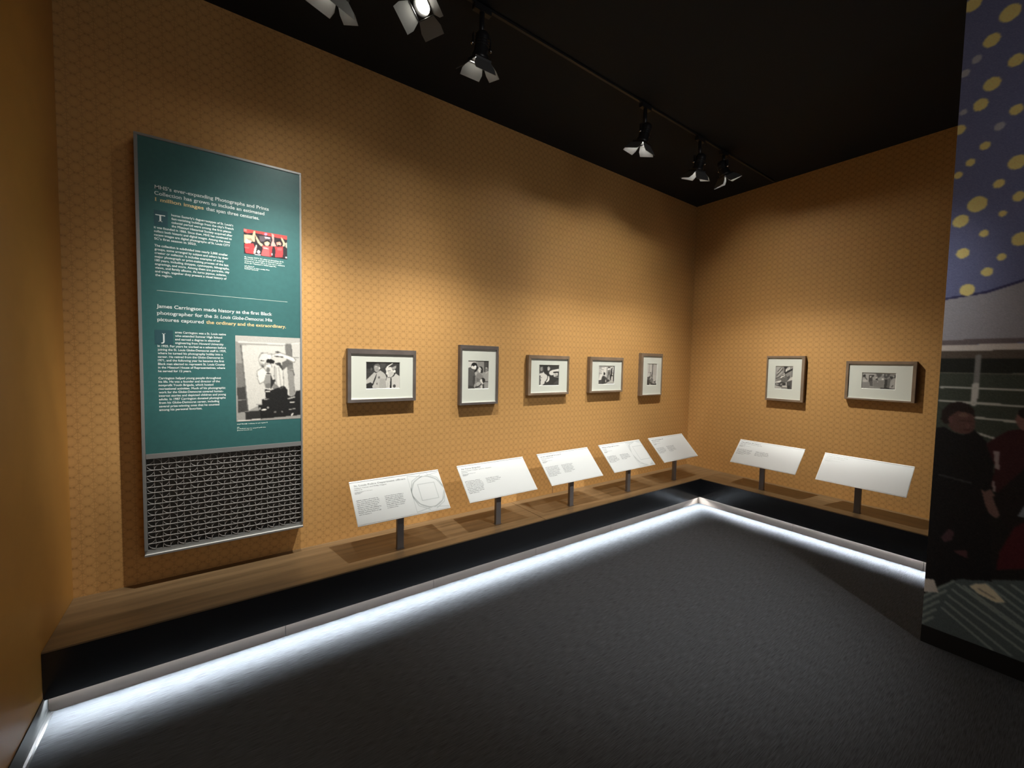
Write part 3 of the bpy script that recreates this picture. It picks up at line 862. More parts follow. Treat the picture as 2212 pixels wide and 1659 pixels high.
BS = 0.0162
T1 = ["homas Easterly\u2019s daguerreotypes of St. Louis\u2019s", "fast-vanishing buildings from the city\u2019s French",
      "colonial period were among the first pieces", "the Missouri Historical Society acquired after",
      "it was founded in 1866. Since then, MHS has continued to", "collect both historic and digital images. Among the most",
      "recent images are digital photographs of St. Louis CITY", "SC\u2019s first season in 2023."]
T2 = ["The collection is subdivided into nearly 2,000 smaller", "groups, some arranged by subject and others by their",
      "creator or collector. It includes examples of every", "major photograph or print-making process of the last",
      "180 years, including tintypes, cyanotypes, lithographs,", "engravings, and more. Among them are portraits, city",
      "views, and family albums. At turns joyous, solemn,", "and tragic, together they present a visual history of", "the region."]
T3 = ["ames Carrington was a St. Louis native", "who attended Sumner High School", "and earned a degree in electrical", "engineering from Howard University",
      "in 1925. For years he worked as a salesman before", "joining the St. Louis Globe-Democrat staff in 1959,", "where he turned his photography hobby into a",
      "career. He retired from the Globe-Democrat in", "1971, and the following year he became the first", "Black man elected to represent St. Louis County",
      "in the Missouri House of Representatives, where", "he served for 12 years."]
T4 = ["Carrington helped young people throughout", "his life. He was a founder and director of the", "nonprofit Youth Brigade, which hosted",
      "recreational activities. Much of his photographic", "work for the Globe-Democrat covered human-", "interest stories and depicted children and young",
      "adults. In 1987 Carrington donated photographs", "from his Globe-Democrat career, including", "several prize-winning ones that he counted", "among his personal favorites."]
t = Text()
W1 = [0.272, 0.274, 0.262, 0.268, 0.336, 0.328, 0.328, 0.176]
for i, s_ in enumerate(T1):
    t.line(s_, 0.1424 if i < 4 else 0.0706, 0.3905 + i * 0.01925, BS, W1[i], bold=0.02)
t.emit('body_text', 'print_white', panel, pm)
t = Text()
W2 = [0.316, 0.318, 0.296, 0.318, 0.322, 0.322, 0.308, 0.308, 0.070]
for i, s_ in enumerate(T2):
    t.line(s_, 0.0712, 0.5605 + i * 0.0191, BS, W2[i], bold=0.02)
t.emit('body_text', 'print_white', panel, pm)
t = Text()
W3 = [0.226, 0.208, 0.196, 0.214, 0.298, 0.298, 0.282, 0.284, 0.288, 0.292, 0.292, 0.140]
for i, s_ in enumerate(T3):
    t.line(s_, 0.1466 if i < 4 else 0.0738, 1.0085 + i * 0.01905, BS, W3[i], bold=0.02)
t.emit('body_text', 'print_white', panel, pm)
t = Text()
W4 = [0.272, 0.266, 0.236, 0.292, 0.282, 0.294, 0.292, 0.262, 0.262, 0.184]
for i, s_ in enumerate(T4):
    t.line(s_, 0.0742, 1.2560 + i * 0.0188, BS, W4[i], bold=0.02)
t.emit('body_text', 'print_white', panel, pm)
t = Text()
for i, (s_, w_) in enumerate((("St. Louis CITY SC players Jonathan Bell,", 0.200), ("Miguel Perez, and Jared Stroud lead the", 0.191),
                              ("crowd in song after a win over visitors", 0.205), ("from the Vancouver Whitecaps FC.", 0.161))):
    t.line(s_, 0.4663, 0.5540 + i * 0.0114, 0.0098, w_, bold=0.03)
rg = random.Random(3)
for i, w_ in enumerate((0.052, 0.125, 0.072)):
    t.greek(0.4660, 0.6050 + i * 0.0086, w_, 0.0052, rg)
props(t.emit('caption_text', 'print_pale', panel, pm), 'small pale caption under the red photograph')
t = Text()
for i, (vv, w_) in enumerate(((1.5245, 0.156), (1.5425, 0.017), (1.5515, 0.146), (1.5612, 0.075))):
    t.greek(0.4187, vv, w_, 0.0046 if i else 0.0056, rg)
props(t.emit('caption_text', 'print_pale', panel, pm), 'small pale caption under the photographer picture')
t = Text()
t.quad(0.0761, 0.7875, 0.6846, 0.7893)
t.emit('divider_line', 'print_pale', panel, pm)


def sheet(u0, u1, v0, v1, y, w, h):
    def f(U, V):
        return np.stack([u0 + (u1 - u0) * U - w / 2, np.full_like(U, y), h - (v0 + (v1 - v0) * V)], 1)
    return f


me = photo_players().mesh('color_photograph', sheet(0.4645, 0.6850, 0.3918, 0.5318, GY - 0.0008, PW, PH_), 1.05)
props(link('color_photograph', me, 'photo_paint', panel), 'colour photograph of three players in red shirts')
me = photo_cameraman().mesh('portrait_photograph', sheet(0.4165, PW - 0.0103, 1.0055, 1.5065, GY - 0.0008, PW, PH_), 1.12)
props(link('portrait_photograph', me, 'photo_paint', panel), 'black and white photograph of a man raising a camera')

# lattice grille: horizontal bars, uprights and arc pieces, all real metal
GU0, GU1, GV0, GV1 = 0.0165, PW - 0.0115, 1.6815, 2.1705
NCX, NCY = 24, 16
cw, ch = (GU1 - GU0) / NCX, (GV1 - GV0) / NCY
gy0, gy1 = -PP + 0.010, -PP + 0.022
for j in range(1, NCY):
    v = GV0 + j * ch
    box('lattice_bar', pu(GU0), pu(GU1), gy0 - 0.003, gy0 + 0.008, pv(v + 0.0008), pv(v - 0.0008), 'lattice_metal', panel)
for i in range(1, NCX):
    u = GU0 + i * cw
    box('lattice_upright', pu(u - 0.0010), pu(u + 0.0010), gy0 + 0.001, gy0 + 0.007, pv(GV1), pv(GV0), 'lattice_metal', panel)


def arc_band(bm, cx, cz, a0, n=7):
    """quarter ring of radius one cell round a cell corner, a0 = start angle"""
    ra, rb = -0.0010, 0.0010
    ring = []
    for k in range(n + 1):
        a = a0 + (math.pi / 2) * k / n
        c_, s_ = math.cos(a), math.sin(a)
        q = []
        for r_ in (ra, rb):
            for y_ in (gy0, gy0 + 0.006):
                q.append(bm.verts.new((cx + (cw + r_) * c_, y_, cz + (ch + r_) * s_)))
        ring.append(q)
    for k in range(n):
        A, B = ring[k], ring[k + 1]
        bm.faces.new((A[0], B[0], B[2], A[2]))
        bm.faces.new((A[1], A[3], B[3], B[1]))
        bm.faces.new((A[2], B[2], B[3], A[3]))
        bm.faces.new((A[0], A[1], B[1], B[0]))


for j in range(NCY):
    bm = bmesh.new()
    for i in range(NCX):
        u0, v0 = GU0 + i * cw, GV0 + j * ch
        q = (i % 2, j % 2)
        if q == (0, 0):      # centre at the cell's top-left corner
            arc_band(bm, pu(u0), pv(v0), -math.pi / 2)
        elif q == (1, 0):    # centre at its bottom-left corner
            arc_band(bm, pu(u0), pv(v0 + ch), 0)
        elif q == (0, 1):    # centre at its top-right corner
            arc_band(bm, pu(u0 + cw), pv(v0), math.pi)
        else:                # centre at its bottom-right corner
            arc_band(bm, pu(u0 + cw), pv(v0 + ch), math.pi / 2)
    link('lattice_arcs', finish(bm, 'lattice_arcs'), 'lattice_metal', panel)

# ------------------------------------------------------------------ framed photographs
FD = 0.042


def picture_frame(loc, rz, w, h, matb, phb, paint, label, wood):
    root = empty('picture_frame', loc, rz)
    props(root, label, 'picture', 'framed photographs on the orange walls')
    bl, br, bt, bb = matb[0], w - matb[2], matb[1], h - matb[3]
    X0, X1, Z0, Z1 = -w / 2, w / 2, 0.0, h
    x0, x1, z0, z1 = X0 + bl, X1 - br, Z0 + bb, Z1 - bt
    for poly in ([(X0, Z0), (x0, z0), (x0, z1), (X0, Z1)], [(X1, Z0), (X1, Z1), (x1, z1), (x1, z0)],
                 [(X0, Z1), (x0, z1), (x1, z1), (X1, Z1)], [(X0, Z0), (X1, Z0), (x1, z0), (x0, z0)]):
        bm = bmesh.new()
        bm_prism(bm, poly, -FD, -0.001)
        link('frame_rail', finish(bm, 'frame_rail', 0.0008, 1), wood, root)
    # window mat: board with a bevelled opening
    px0, px1 = X0 + phb[0], X0 + phb[2]
    pz1, pz0 = Z1 - phb[1], Z1 - phb[3]
    ym, yb = -FD + 0.009, -FD + 0.0125
    bm = bmesh.new()
    O = [bm.verts.new((a, ym, c)) for a, c in ((x0 - .003, z0 - .003), (x1 + .003, z0 - .003), (x1 + .003, z1 + .003), (x0 - .003, z1 + .003))]
    k_ = 0.0028
    I = [bm.verts.new((a, ym, c)) for a, c in ((px0 - k_, pz0 - k_), (px1 + k_, pz0 - k_), (px1 + k_, pz1 + k_), (px0 - k_, pz1 + k_))]
    Bv = [bm.verts.new((a, yb, c)) for a, c in ((px0, pz0), (px1, pz0), (px1, pz1), (px0, pz1))]
    for i in range(4):
        j = (i + 1) % 4
        bm.faces.new((O[i], O[j], I[j], I[i]))
        f = bm.faces.new((I[i], I[j], Bv[j], Bv[i]))
        f.material_index = 1
    me = finish(bm, 'window_mat')
    me.materials.append(MATS['mat_board'])
    me.materials.append(MATS['mat_core'])
    link('window_mat', me, None, root)
    # pale strip painting the light caught in the rabbet at the mat's foot
    box('rabbet_highlight', x0 + 0.0005, x1 - 0.0005, -FD + 0.004, ym - 0.0005, z0 + 0.0002, z0 + 0.0045, 'mat_core', root)

    def f(U, V):
        return np.stack([px0 - .001 + (px1 - px0 + .002) * U, np.full_like(U, yb + 0.0004), pz1 + .001 - (pz1 - pz0 + .002) * V], 1)
    link('photo_print', paint.mesh('photo_print', f, 1.3), 'photo_paint', root)
    box('backing_board', x0 - 0.003, x1 + 0.003, yb + 0.002, -0.003, z0 - 0.003, z1 + 0.003, 'void_black', root)
    return root


FR = [
    (0, (-4.1645, -3.6758), (1.2531, 1.6246), (0.0237, 0.0342, 0.4668, 0.3500), (0.1274, 0.0911, 0.3659, 0.2757), photo_officers,
     'landscape framed photograph of two officers in pale shirts, largest and nearest the teal panel'),
    (0, (-3.3059, -2.9401), (1.1991, 1.6841), (0.0188, 0.0308, 0.3452, 0.4667), (0.0810, 0.1267, 0.2740, 0.3534), photo_family,
     'portrait framed photograph of a dark-haired family group, second frame from the teal panel'),
    (0, (-2.6168, -2.1214), (1.2582, 1.6224), (0.0300, 0.0317, 0.4754, 0.3444), (0.1334, 0.0897, 0.3718, 0.2762), photo_aid,
     'landscape framed photograph with big pale arm shapes on black, middle of the long wall'),
    (0, (-1.8389, -1.3352), (1.2611, 1.6256), (0.0320, 0.0339, 0.4845, 0.3458), (0.1397, 0.0912, 0.3781, 0.2785), photo_march,
     'landscape framed photograph of a kneeling figure beside standing people against a pale wall'),
    (0, (-1.0297, -0.6406), (1.2051, 1.6856), (0.0350, 0.0310, 0.3773, 0.4690), (0.1236, 0.1194, 0.2998, 0.3615), photo_arch,
     'portrait framed photograph of a tall thin dark spire on pale sky, nearest the corner'),
    (1, (-0.9115, -1.2690), (1.2011, 1.6756), (0.0150, 0.0205, 0.3320, 0.4530), (0.0895, 0.1093, 0.2495, 0.3461), photo_wreck,
     'portrait framed photograph of tangled grey wreckage on the short right wall'),
    (1, (-1.6079, -2.0949), (1.2705, 1.6267), (0.0220, 0.0255, 0.4636, 0.3422), (0.1238, 0.1065, 0.3544, 0.2475), photo_group,
     'wide framed photograph of a crowd, far right on the short wall'),
]
for wall, (a, b_), (z0, z1), mb, pb, fn, lab in FR:
    if wall == 0:
        picture_frame(((a + b_) / 2, 0, z0), 0, b_ - a, z1 - z0, mb, pb, fn(), lab, 'frame_walnut_shaded' if a < -3 else 'frame_walnut_lit')
    else:
        picture_frame((0, (a + b_) / 2, z0), -math.pi / 2, a - b_, z1 - z0, mb, pb, fn(), lab, 'frame_walnut_shaded' if a < -3 else 'frame_walnut_lit')

# ------------------------------------------------------------------ reading-rail labels on posts
PD, PT = 0.309, 0.802
LABEL_MESH = {}


def motif(t, u0, u1, v0, v1, c, rx, ry, part=1.0):
    """ring-and-square ornament printed in pale grey"""
    cx, cy = c
    sq = 0.60
    t.band([(cx - rx * sq * .87, cy - ry * sq * .87), (cx + rx * sq * .87, cy - ry * sq * .87), (cx + rx * sq * .87, cy + ry * sq * .87), (cx - rx * sq * .87, cy + ry * sq * .87)], 0.0052, True)
    def clip(p):
        return (min(max(p[0], u0), u1), min(max(p[1], v0), v1))
    def arc(ox, oy, r1, r2, a0, a1, n=18):
        pts = []
        for k in range(n + 1):
            a = math.radians(a0 + (a1 - a0) * k / n)
            q = (cx + ox + r1 * math.cos(a), cy + oy + r2 * math.sin(a))
            if u0 <= q[0] <= u1 and v0 <= q[1] <= v1:
                pts.append(q)
            else:
                if len(pts) > 1:
                    t.band(pts, 0.0058)
                pts = []
        if len(pts) > 1:
            t.band(pts, 0.0058)
    arc(0, 0, rx, ry, 0, 360, 44)
    for sx_, sy_ in ((1, 1), (1, -1), (-1, 1), (-1, -1)):   # chords crossing in the corners
        for off in (0.0, 0.10):
            a = (cx + sx_ * rx * (0.10 + off), cy + sy_ * ry * (1.04 + off))
            b = (cx + sx_ * rx * (1.04 + off), cy + sy_ * ry * (0.10 + off))
            m_ = (cx + sx_ * rx * (0.70 + off), cy + sy_ * ry * (0.70 + off))
            t.band([clip(a), clip(m_), clip(b)], 0.0052)
        t.band([clip((cx + sx_ * rx * .2, cy + sy_ * ry * 1.03)), clip((cx + sx_ * rx * 1.3, cy + sy_ * ry * 1.16))], 0.0052)
    t.band([(u0, v0), (u0, v1)], 0.0030)


LABELS = [
    # wall, along, back edge depth, top z, width, post offset, label, title/sub, columns (lines, start v), motif strength
    dict(leg=0, at=-3.8839, w=0.6278, z=0.7467, label='white reading label with a clear ring-and-square ornament, nearest the teal panel',
         title=('St. Louis Police Department officers', 0.345, 'William Turner and Phillip Haggett', 0.213), c1=(9, 0.131), c2=(8, 0.131), mot=True),
    dict(leg=0, at=-3.1031, w=0.6245, z=0.7513, label='white reading label below the family photograph, second from the teal panel',
         title=('Air Force Brigadier', 0.175, 'General Daniel \u201cChappie\u201d James Jr., volunteers', 0.268), c1=(9, 0.131), c2=(4, 0.131), mot=False),
    dict(leg=0, at=-2.3292, w=0.6182, z=0.7528, label='white reading label in the middle of the long row, below the third frame',
         title=(None, 0.245, None, 0.140), c1=(8, 0.129), c2=(7, 0.129), mot=False),
    dict(leg=0, at=-1.5551, w=0.6233, z=0.7548, label='white reading label with faint large square ornament, below the fourth frame',
         title=(None, 0.250, None, 0.060), c1=(6, 0.129), c2=(5, 0.129), mot='big'),
    dict(leg=0, at=-0.7761, w=0.6301, z=0.7535, label='white reading label standing closest to the inner corner on the long side',
         title=(None, 0.215, None, 0.135), c1=(6, 0.126), c2=(6, 0.122), mot=False),
    dict(leg=1, at=-1.0652, w=0.6153, z=0.7534, label='white reading label with two grey text blocks on the short right side',
         title=(None, 0.200, None, 0.215), c1=(6, 0.118), c2=(5, 0.118), mot=False),
    dict(leg=1, at=-1.8455, w=0.6199, z=0.7518, label='white reading label with a glare patch and almost no visible print, far right',
         title=(None, 0.165, None, 0.140), c1=(0, 0.1), c2=(0, 0.1), mot=False, faint=True),
]


def reading_label(d, k):
    rg = random.Random(20 + k)
    leg = d['leg']
    back = -0.206          # distance of the board's back edge from its wall
    front = back - PD * math.cos(PT)
    ypost = front + 0.075
    xo = -0.022 if leg == 0 else 0.022
    if leg == 0:
        root = empty('reading_label', (d['at'] + xo, ypost, HB), 0)
    else:
        root = empty('reading_label', (ypost, d['at'] + 0.012, HB), -math.pi / 2)
        xo = 0.012
        xo = -xo
    props(root, d['label'], 'label stand', 'reading labels on the plinth')
    w = d['w']
    zt = d['z'] + 0.006 - HB
    yb = back - ypost
    c_, s_ = math.cos(PT), math.sin(PT)
    # local sheet (u, v, lift) -> root coordinates
    def S(u, v, lift=0.0):
        return Vector((u - w / 2 - xo, yb - v * c_ - lift * s_, zt - v * s_ + lift * c_))
    # board = a thin tray with a raised rear strip and a print insert
    def slab(name, u0, u1, v0, v1, l0, l1, m, bev=0.0008):
        bm = bmesh.new()
        vs = []
        for l_ in (l0, l1):
            vs += [bm.verts.new(S(u, v, l_)) for u, v in ((u0, v0), (u1, v0), (u1, v1), (u0, v1))]
        for f in ((0, 1, 2, 3), (7, 6, 5, 4), (4, 5, 1, 0), (5, 6, 2, 1), (6, 7, 3, 2), (7, 4, 0, 3)):
            bm.faces.new([vs[i] for i in f])
        return link(name, finish(bm, name, bev), m, root)
    slab('tray', 0, w, 0, PD, -0.006, 0.0, 'label_edge')
    slab('rear_strip', 0, w, 0, 0.0085, 0.0, 0.0026, 'label_edge', 0.0006)
    slab('strip_gap', 0.001, w - 0.001, 0.0086, 0.0112, 0.0, 0.0006, 'slot_dark', 0.0)
    slab('print_sheet', 0.003, w - 0.003, 0.0114, PD - 0.006, 0.0, 0.0022, 'label_white', 0.0004)
    mp = lambda u, v: tuple(S(u, v, 0.0027))
    ink = 'label_ink'
    ti, tw, su, sw = d['title']
    t = Text()
    if ti:
        t.line(ti, 0.024, 0.0410, 0.0175, tw, True, bold=0.012)
    else:
        t.greek(0.024, 0.0390, tw, 0.0088, rg)
    if su:
        t.line(su, 0.021, 0.0570, 0.0105, sw, True, bold=0.01)
    else:
        t.greek(0.021, 0.0555, sw, 0.0058, rg)
    fa = d.get('faint')
    t.emit('title_text', 'label_motif' if fa else ink, root, mp)
    t = Text()
    t.greek(0.0205, 0.0690, 0.055, 0.0046, rg)
    t.greek(0.0205, 0.0815, 0.117, 0.0030, rg)
    for i in range(3):
        t.greek(0.0205, 0.0862 + i * 0.0044, 0.055 - 0.010 * i, 0.0030, rg)
    t.emit('credit_text', 'label_motif' if fa else ink, root, mp)
    if d['c1'][0]:
        for (n, v0), u0, cwid in ((d['c1'], 0.0195, 0.150), (d['c2'], 0.201, 0.138)):
            t = Text()
            for i in range(n):
                t.greek(u0, v0 + 0.0125 + i * 0.0122, cwid * rg.uniform(0.86, 1.0), 0.0056, rg, 0.6 if i == n - 1 else 1.0)
            t.emit('body_text', ink, root, mp)
    if d['mot']:
        t = Text()
        if d['mot'] is True:
            motif(t, 0.386, w - 0.006, 0.020, PD - 0.012, (0.505, 0.157), 0.118, 0.118)
        else:
            motif(t, 0.386, w - 0.006, 0.020, PD - 0.012, (0.53, 0.150), 0.150, 0.150)
        props(t.emit('ornament', 'label_motif', root, mp), 'pale grey ring and square ornament')
    # post: flat bar from the plinth up to the tray, cut to its slope, on a small foot plate
    pw, pdp = 0.0225, 0.013
    def under(y):      # height of the tray's underside at local y
        v = (yb - y) / c_
        return zt - v * s_ - 0.0066 / c_
    bm = bmesh.new()
    zf, zr = under(-pdp), under(pdp)
    bm_prism(bm, [(-pdp, 0.004), (pdp, 0.004), (pdp, zr), (-pdp, zf)], -pw, pw, None, 'x')
    link('post', finish(bm, 'post', 0.001, 1), 'post_bronze', root)
    box('foot_plate', -pw - 0.004, pw + 0.004, -pdp - 0.004, pdp + 0.004, 0.0, 0.004, 'post_bronze', root, 0.0008)
    return root


for k, d in enumerate(LABELS):
    reading_label(d, k)

# ------------------------------------------------------------------ ceiling tracks and spotlights
tr = box('lighting_track', -6.5, -0.06, YT - 0.010, YT + 0.010, HC - 0.014, HC - 0.0005, 'lamp_black', None, 0.002)
props(tr, 'black lighting track on the ceiling running parallel to the long wall', 'track')

HLAB = {
    'c': 'black spotlight at the top edge of the view with grey flaps, above the teal panel',
    'a': 'dazzling spotlight whose glowing lens faces the viewer',
    'b': 'black spotlight with large grey flaps, hanging just right of the dazzling one',
    'd': 'black spotlight with one bright flap on a long stem, alone mid-ceiling',
    'e': 'left one of the pair of black spotlights above the room corner',
    'f': 'right one of the pair above the corner, turned towards the short wall',
}


def track_head(code, x, zp, aim, lamp):
    root = empty('spotlight', (x, YT, HC - 0.014))
    props(root, HLAB[code], 'spotlight', 'spotlights on the ceiling track')
    dz = zp - (HC - 0.014)
    box('adapter', -0.055, 0.055, -0.017, 0.017, -0.030, -0.0005, 'lamp_black', root, 0.003)
    piv = Vector((0, 0, dz))
    bm = bmesh.new()
    bm_cyl(bm, 0.014, 0.014, dz + 0.055, -0.029, 14)
    link('stem', finish(bm, 'stem'), 'lamp_black', root)
    d = (Vector(aim) - Vector((x, YT, zp))).normalized()
    # head frame: +Z along the beam, X horizontal
    Z = d
    X = Vector((0, 0, 1)).cross(Z).normalized()
    Y = Z.cross(X)
    R = Matrix((X, Y, Z)).transposed().to_4x4()
    T = Matrix.Translation(piv) @ R
    # yoke arms holding the head left and right
    for sx_ in (-1, 1):
        a = piv + X * sx_ * 0.052
        bm = bmesh.new()
        bm_prism(bm, [(-0.011, 0.0), (0.011, 0.0), (0.011, 0.055), (-0.011, 0.055)], -0.0025, 0.0025, Matrix.Translation(a) @ Matrix((X, X.cross(Vector((0, 0, 1))) * -1, Vector((0, 0, 1)))).transposed().to_4x4() @ Matrix.Rotation(math.pi / 2, 4, 'Z'))
        link('yoke_arm', finish(bm, 'yoke_arm', 0.001, 1), 'lamp_black', root)
        bm = bmesh.new()
        bmesh.ops.create_uvsphere(bm, u_segments=12, v_segments=8, radius=0.009, matrix=Matrix.Translation(piv + X * sx_ * 0.058))
        for f in bm.faces:
            f.smooth = True
        link('pivot_knob', finish(bm, 'pivot_knob'), 'lamp_chrome', root)
    bm = bmesh.new()
    bm_box(bm, piv.x - 0.0, piv.x, 0, 0, 0, 0) if False else None
    # crossbar of the yoke
    b0, b1 = piv + X * -0.0545 + Vector((0, 0, 0.055)), piv + X * 0.0545 + Vector((0, 0, 0.055))
    ang = math.atan2(X.y, X.x)
    bm_box(bm, -0.0545, 0.0545, -0.011, 0.011, 0.0, 0.005, Matrix.Translation(piv + Vector((0, 0, 0.055))) @ Matrix.Rotation(ang, 4, 'Z'))
    link('yoke_bar', finish(bm, 'yoke_bar', 0.001, 1), 'lamp_black', root)
    # housing: rounded rear, ribs, flared front ring
    bm = bmesh.new()
    prof = [(0.0, -0.075), (0.020, -0.073), (0.034, -0.062), (0.040, -0.045), (0.040, 0.030), (0.047, 0.040), (0.047, 0.062), (0.043, 0.062), (0.039, 0.045), (0.037, 0.044)]
    n = 24
    rings = []
    for r_, z_ in prof:
        rings.append([bm.verts.new(T @ Vector((r_ * math.cos(2 * math.pi * i / n), r_ * math.sin(2 * math.pi * i / n), z_))) for i in range(n)] if r_ > 0 else [bm.verts.new(T @ Vector((0, 0, z_)))])
    for A, B in zip(rings[:-1], rings[1:]):
        for i in range(n):
            j = (i + 1) % n
            f = bm.faces.new((A[0], B[j], B[i]) if len(A) == 1 else (A[i], A[j], B[j], B[i]))
            f.smooth = True
    link('housing', finish(bm, 'housing'), 'lamp_black', root)
    for zr in (-0.035, -0.022, -0.009):
        bm = bmesh.new()
        bm_cyl(bm, 0.0435, 0.0435, zr, zr + 0.004, 20, T)
        link('cooling_fin', finish(bm, 'cooling_fin'), 'lamp_black', root)
    bm = bmesh.new()
    bm_cyl(bm, 0.0365, 0.0365, 0.043, 0.0445, 24, T)
    link('lens', finish(bm, 'lens'), 'lens_hot' if code in 'def' else 'lens_glow', root)
    # square barn-door collar with four hinged flaps
    bm = bmesh.new()
    c = 0.050
    for x0, x1, y0, y1 in ((-c, c, -c, -c + 0.004), (-c, c, c - 0.004, c), (-c, -c + 0.004, -c + 0.004, c - 0.004), (c - 0.004, c, -c + 0.004, c - 0.004)):
        bm_box(bm, x0, x1, y0, y1, 0.058, 0.070, T)
    link('flap_collar', finish(bm, 'flap_collar'), 'lamp_black', root)
    tilt = {'c': (42, 46, 42, 44), 'a': (80, 40, 88, 60), 'b': (42, 46, 42, 44), 'd': (44, 46, 42, 44), 'e': (44, 46, 42, 46), 'f': (44, 42, 42, 44)}[code]
    for q in range(4):
        tl = math.radians(tilt[q])
        bm = bmesh.new()
        hl, tip, ln = 0.046, 0.064, 0.082
        Hm = T @ Matrix.Rotation(q * math.pi / 2, 4, 'Z') @ Matrix.Translation((0, c, 0.070)) @ Matrix.Rotation(-tl, 4, 'X')
        pts = [(-hl, 0.0), (hl, 0.0), (tip, ln * 0.55), (tip * 0.96, ln), (-tip * 0.96, ln), (-tip, ln * 0.55)]
        A = [bm.verts.new(Hm @ Vector((a, 0.0, b))) for a, b in pts]
        B = [bm.verts.new(Hm @ Vector((a, 0.0016, b))) for a, b in pts]
        bm.faces.new(A)
        bm.faces.new(B[::-1])
        for i in range(6):
            bm.faces.new((A[i], B[i], B[(i + 1) % 6], A[(i + 1) % 6]))
        link('barn_door_flap', finish(bm, 'barn_door_flap'), 'lamp_flap', root)
    at = Vector((x, YT, zp)) + d * 0.052
    if lamp[0] == 'wash':
        washer(at, *lamp[1:])
    else:
        spot('spot_beam', at, aim, lamp[1], lamp[2], 1.0, 0.018)
    return root


for h in HEADS:
    track_head(*h)

# ------------------------------------------------------------------ printed mural on the partition
y_a, y_b, z_lo, z_hi = MY, -3.10, 0.0975, HC - 0.002
NY, NZ = 150, 760
# painter coordinates: X = y (decreasing to the right), Y = z (decreasing downwards)
P = Paint(NY, NZ, (y_a, z_hi, y_b, z_lo), (60, 64, 86))
P.p((88, 88, 92), [(-2.47, 1.947), (-2.54, 1.952), (-2.622, 1.966), (-2.684, 1.984), (-2.745, 2.01), (-3.2, 2.12), (-3.2, 1.72), (-2.47, 1.72)])
P.l((30, 30, 50), (-2.47, 1.947), (-2.622, 1.966), .012); P.l((30, 30, 50), (-2.622, 1.966), (-2.745, 2.01), .012); P.l((30, 30, 50), (-2.745, 2.01), (-3.2, 2.12), .012)
for i, (a, b, r_) in enumerate([(-2.497, 3.486, .035), (-2.63, 3.357, .04), (-2.574, 3.258, .033), (-2.526, 3.191, .02), (-2.487, 3.141, .019), (-2.663, 3.11, .03), (-2.587, 3.034, .033), (-2.552, 2.947, .03), (-2.491, 2.937, .015), (-2.676, 2.865, .025), (-2.624, 2.806, .02), (-2.481, 2.849, .025), (-2.579, 2.727, .021), (-2.531, 2.66, .019), (-2.693, 2.602, .035), (-2.489, 2.608, .018), (-2.637, 2.515, .022), (-2.567, 2.432, .04), (-2.707, 2.43, .024), (-2.657, 2.36, .016), (-2.511, 2.359, .033), (-2.599, 2.273, .019), (-2.723, 2.217, .033), (-2.528, 2.185, .027), (-2.666, 2.139, .018), (-2.62, 2.071, .023), (-2.554, 1.986, .031)]):
    P.e((100, 102, 106) if r_ < .021 and i < 11 else (132, 122, 78), a, b, r_ * .92, r_)
for k in range(26):      # the print goes on to the right of the view
    P.e((132, 122, 78), -2.80 - 0.28 * RNG.random(), 2.2 + 1.3 * k / 26, .022 + .012 * RNG.random(), .022 + .014 * RNG.random())
P.p((60, 55, 56), [(-2.47, 1.72), (-3.2, 1.735), (-3.2, 1.715), (-2.47, 1.69)])
P.p((118, 114, 110), [(-2.47, 1.692), (-3.2, 1.706), (-3.2, 1.672), (-2.47, 1.660)])
P.p((48, 43, 38), [(-2.47, 1.660), (-3.2, 1.672), (-3.2, 1.62), (-2.47, 1.618)])
P.p((16, 18, 16), [(-2.47, 1.62), (-3.2, 1.62), (-3.2, 0.2), (-2.47, 0.2)])
P.p((34, 38, 33), [(-2.47, 1.54), (-3.2, 1.546), (-3.2, 0.95), (-2.47, 1.0)])
P.l((58, 58, 52), (-2.47, 1.541), (-3.2, 1.546), .006)
P.l((70, 70, 68), (-2.614, 1.631), (-2.611, 1.48), .022); P.l((112, 112, 108), (-2.6115, 1.48), (-2.608, 1.38), .024)
for a, b in (((-2.483, 1.461), (-3.1, 1.466)), ((-2.481, 1.386), (-3.1, 1.376)), ((-2.62, 1.307), (-2.767, 1.301)), ((-2.631, 1.225), (-2.693, 1.205))):
    P.l((106, 107, 102), a, b, .011)
P.p((13, 13, 13), [(-2.47, 1.0), (-3.2, 0.95), (-3.2, 0.2), (-2.47, 0.2)])
CARP, FIG1, FIG2, BUILD = 1, 2, 3, 4
P.p((47, 55, 57), [(-2.455, 0.246), (-2.535, 0.343), (-2.61, 0.425), (-2.652, 0.434), (-2.716, 0.467), (-2.85, 0.52), (-3.2, 0.60), (-3.2, 0.05), (-2.455, 0.05)], 1, CARP)
for a, b in [((-2.6, 0.389), (-2.961, 0.173)), ((-2.624, 0.39), (-2.98, 0.175)), ((-2.585, 0.350), (-2.94, 0.140)), ((-2.671, 0.420), (-3.016, 0.18)), ((-2.57, 0.31), (-2.93, 0.10)), ((-2.704, 0.437), (-3.033, 0.21)), ((-2.56, 0.27), (-2.80, 0.11)), ((-2.748, 0.448), (-3.068, 0.24)), ((-2.55, 0.23), (-2.74, 0.10)), ((-2.79, 0.469), (-3.101, 0.26)), ((-2.84, 0.49), (-3.1, 0.31)),
             ((-2.466, 0.256), (-2.585, 0.400)), ((-2.468, 0.219), (-2.560, 0.335)), ((-2.470, 0.181), (-2.535, 0.262)), ((-2.472, 0.144), (-2.525, 0.21)), ((-2.475, 0.106), (-2.515, 0.16))]:
    P.l((82, 92, 90), a, b, .012, .8)
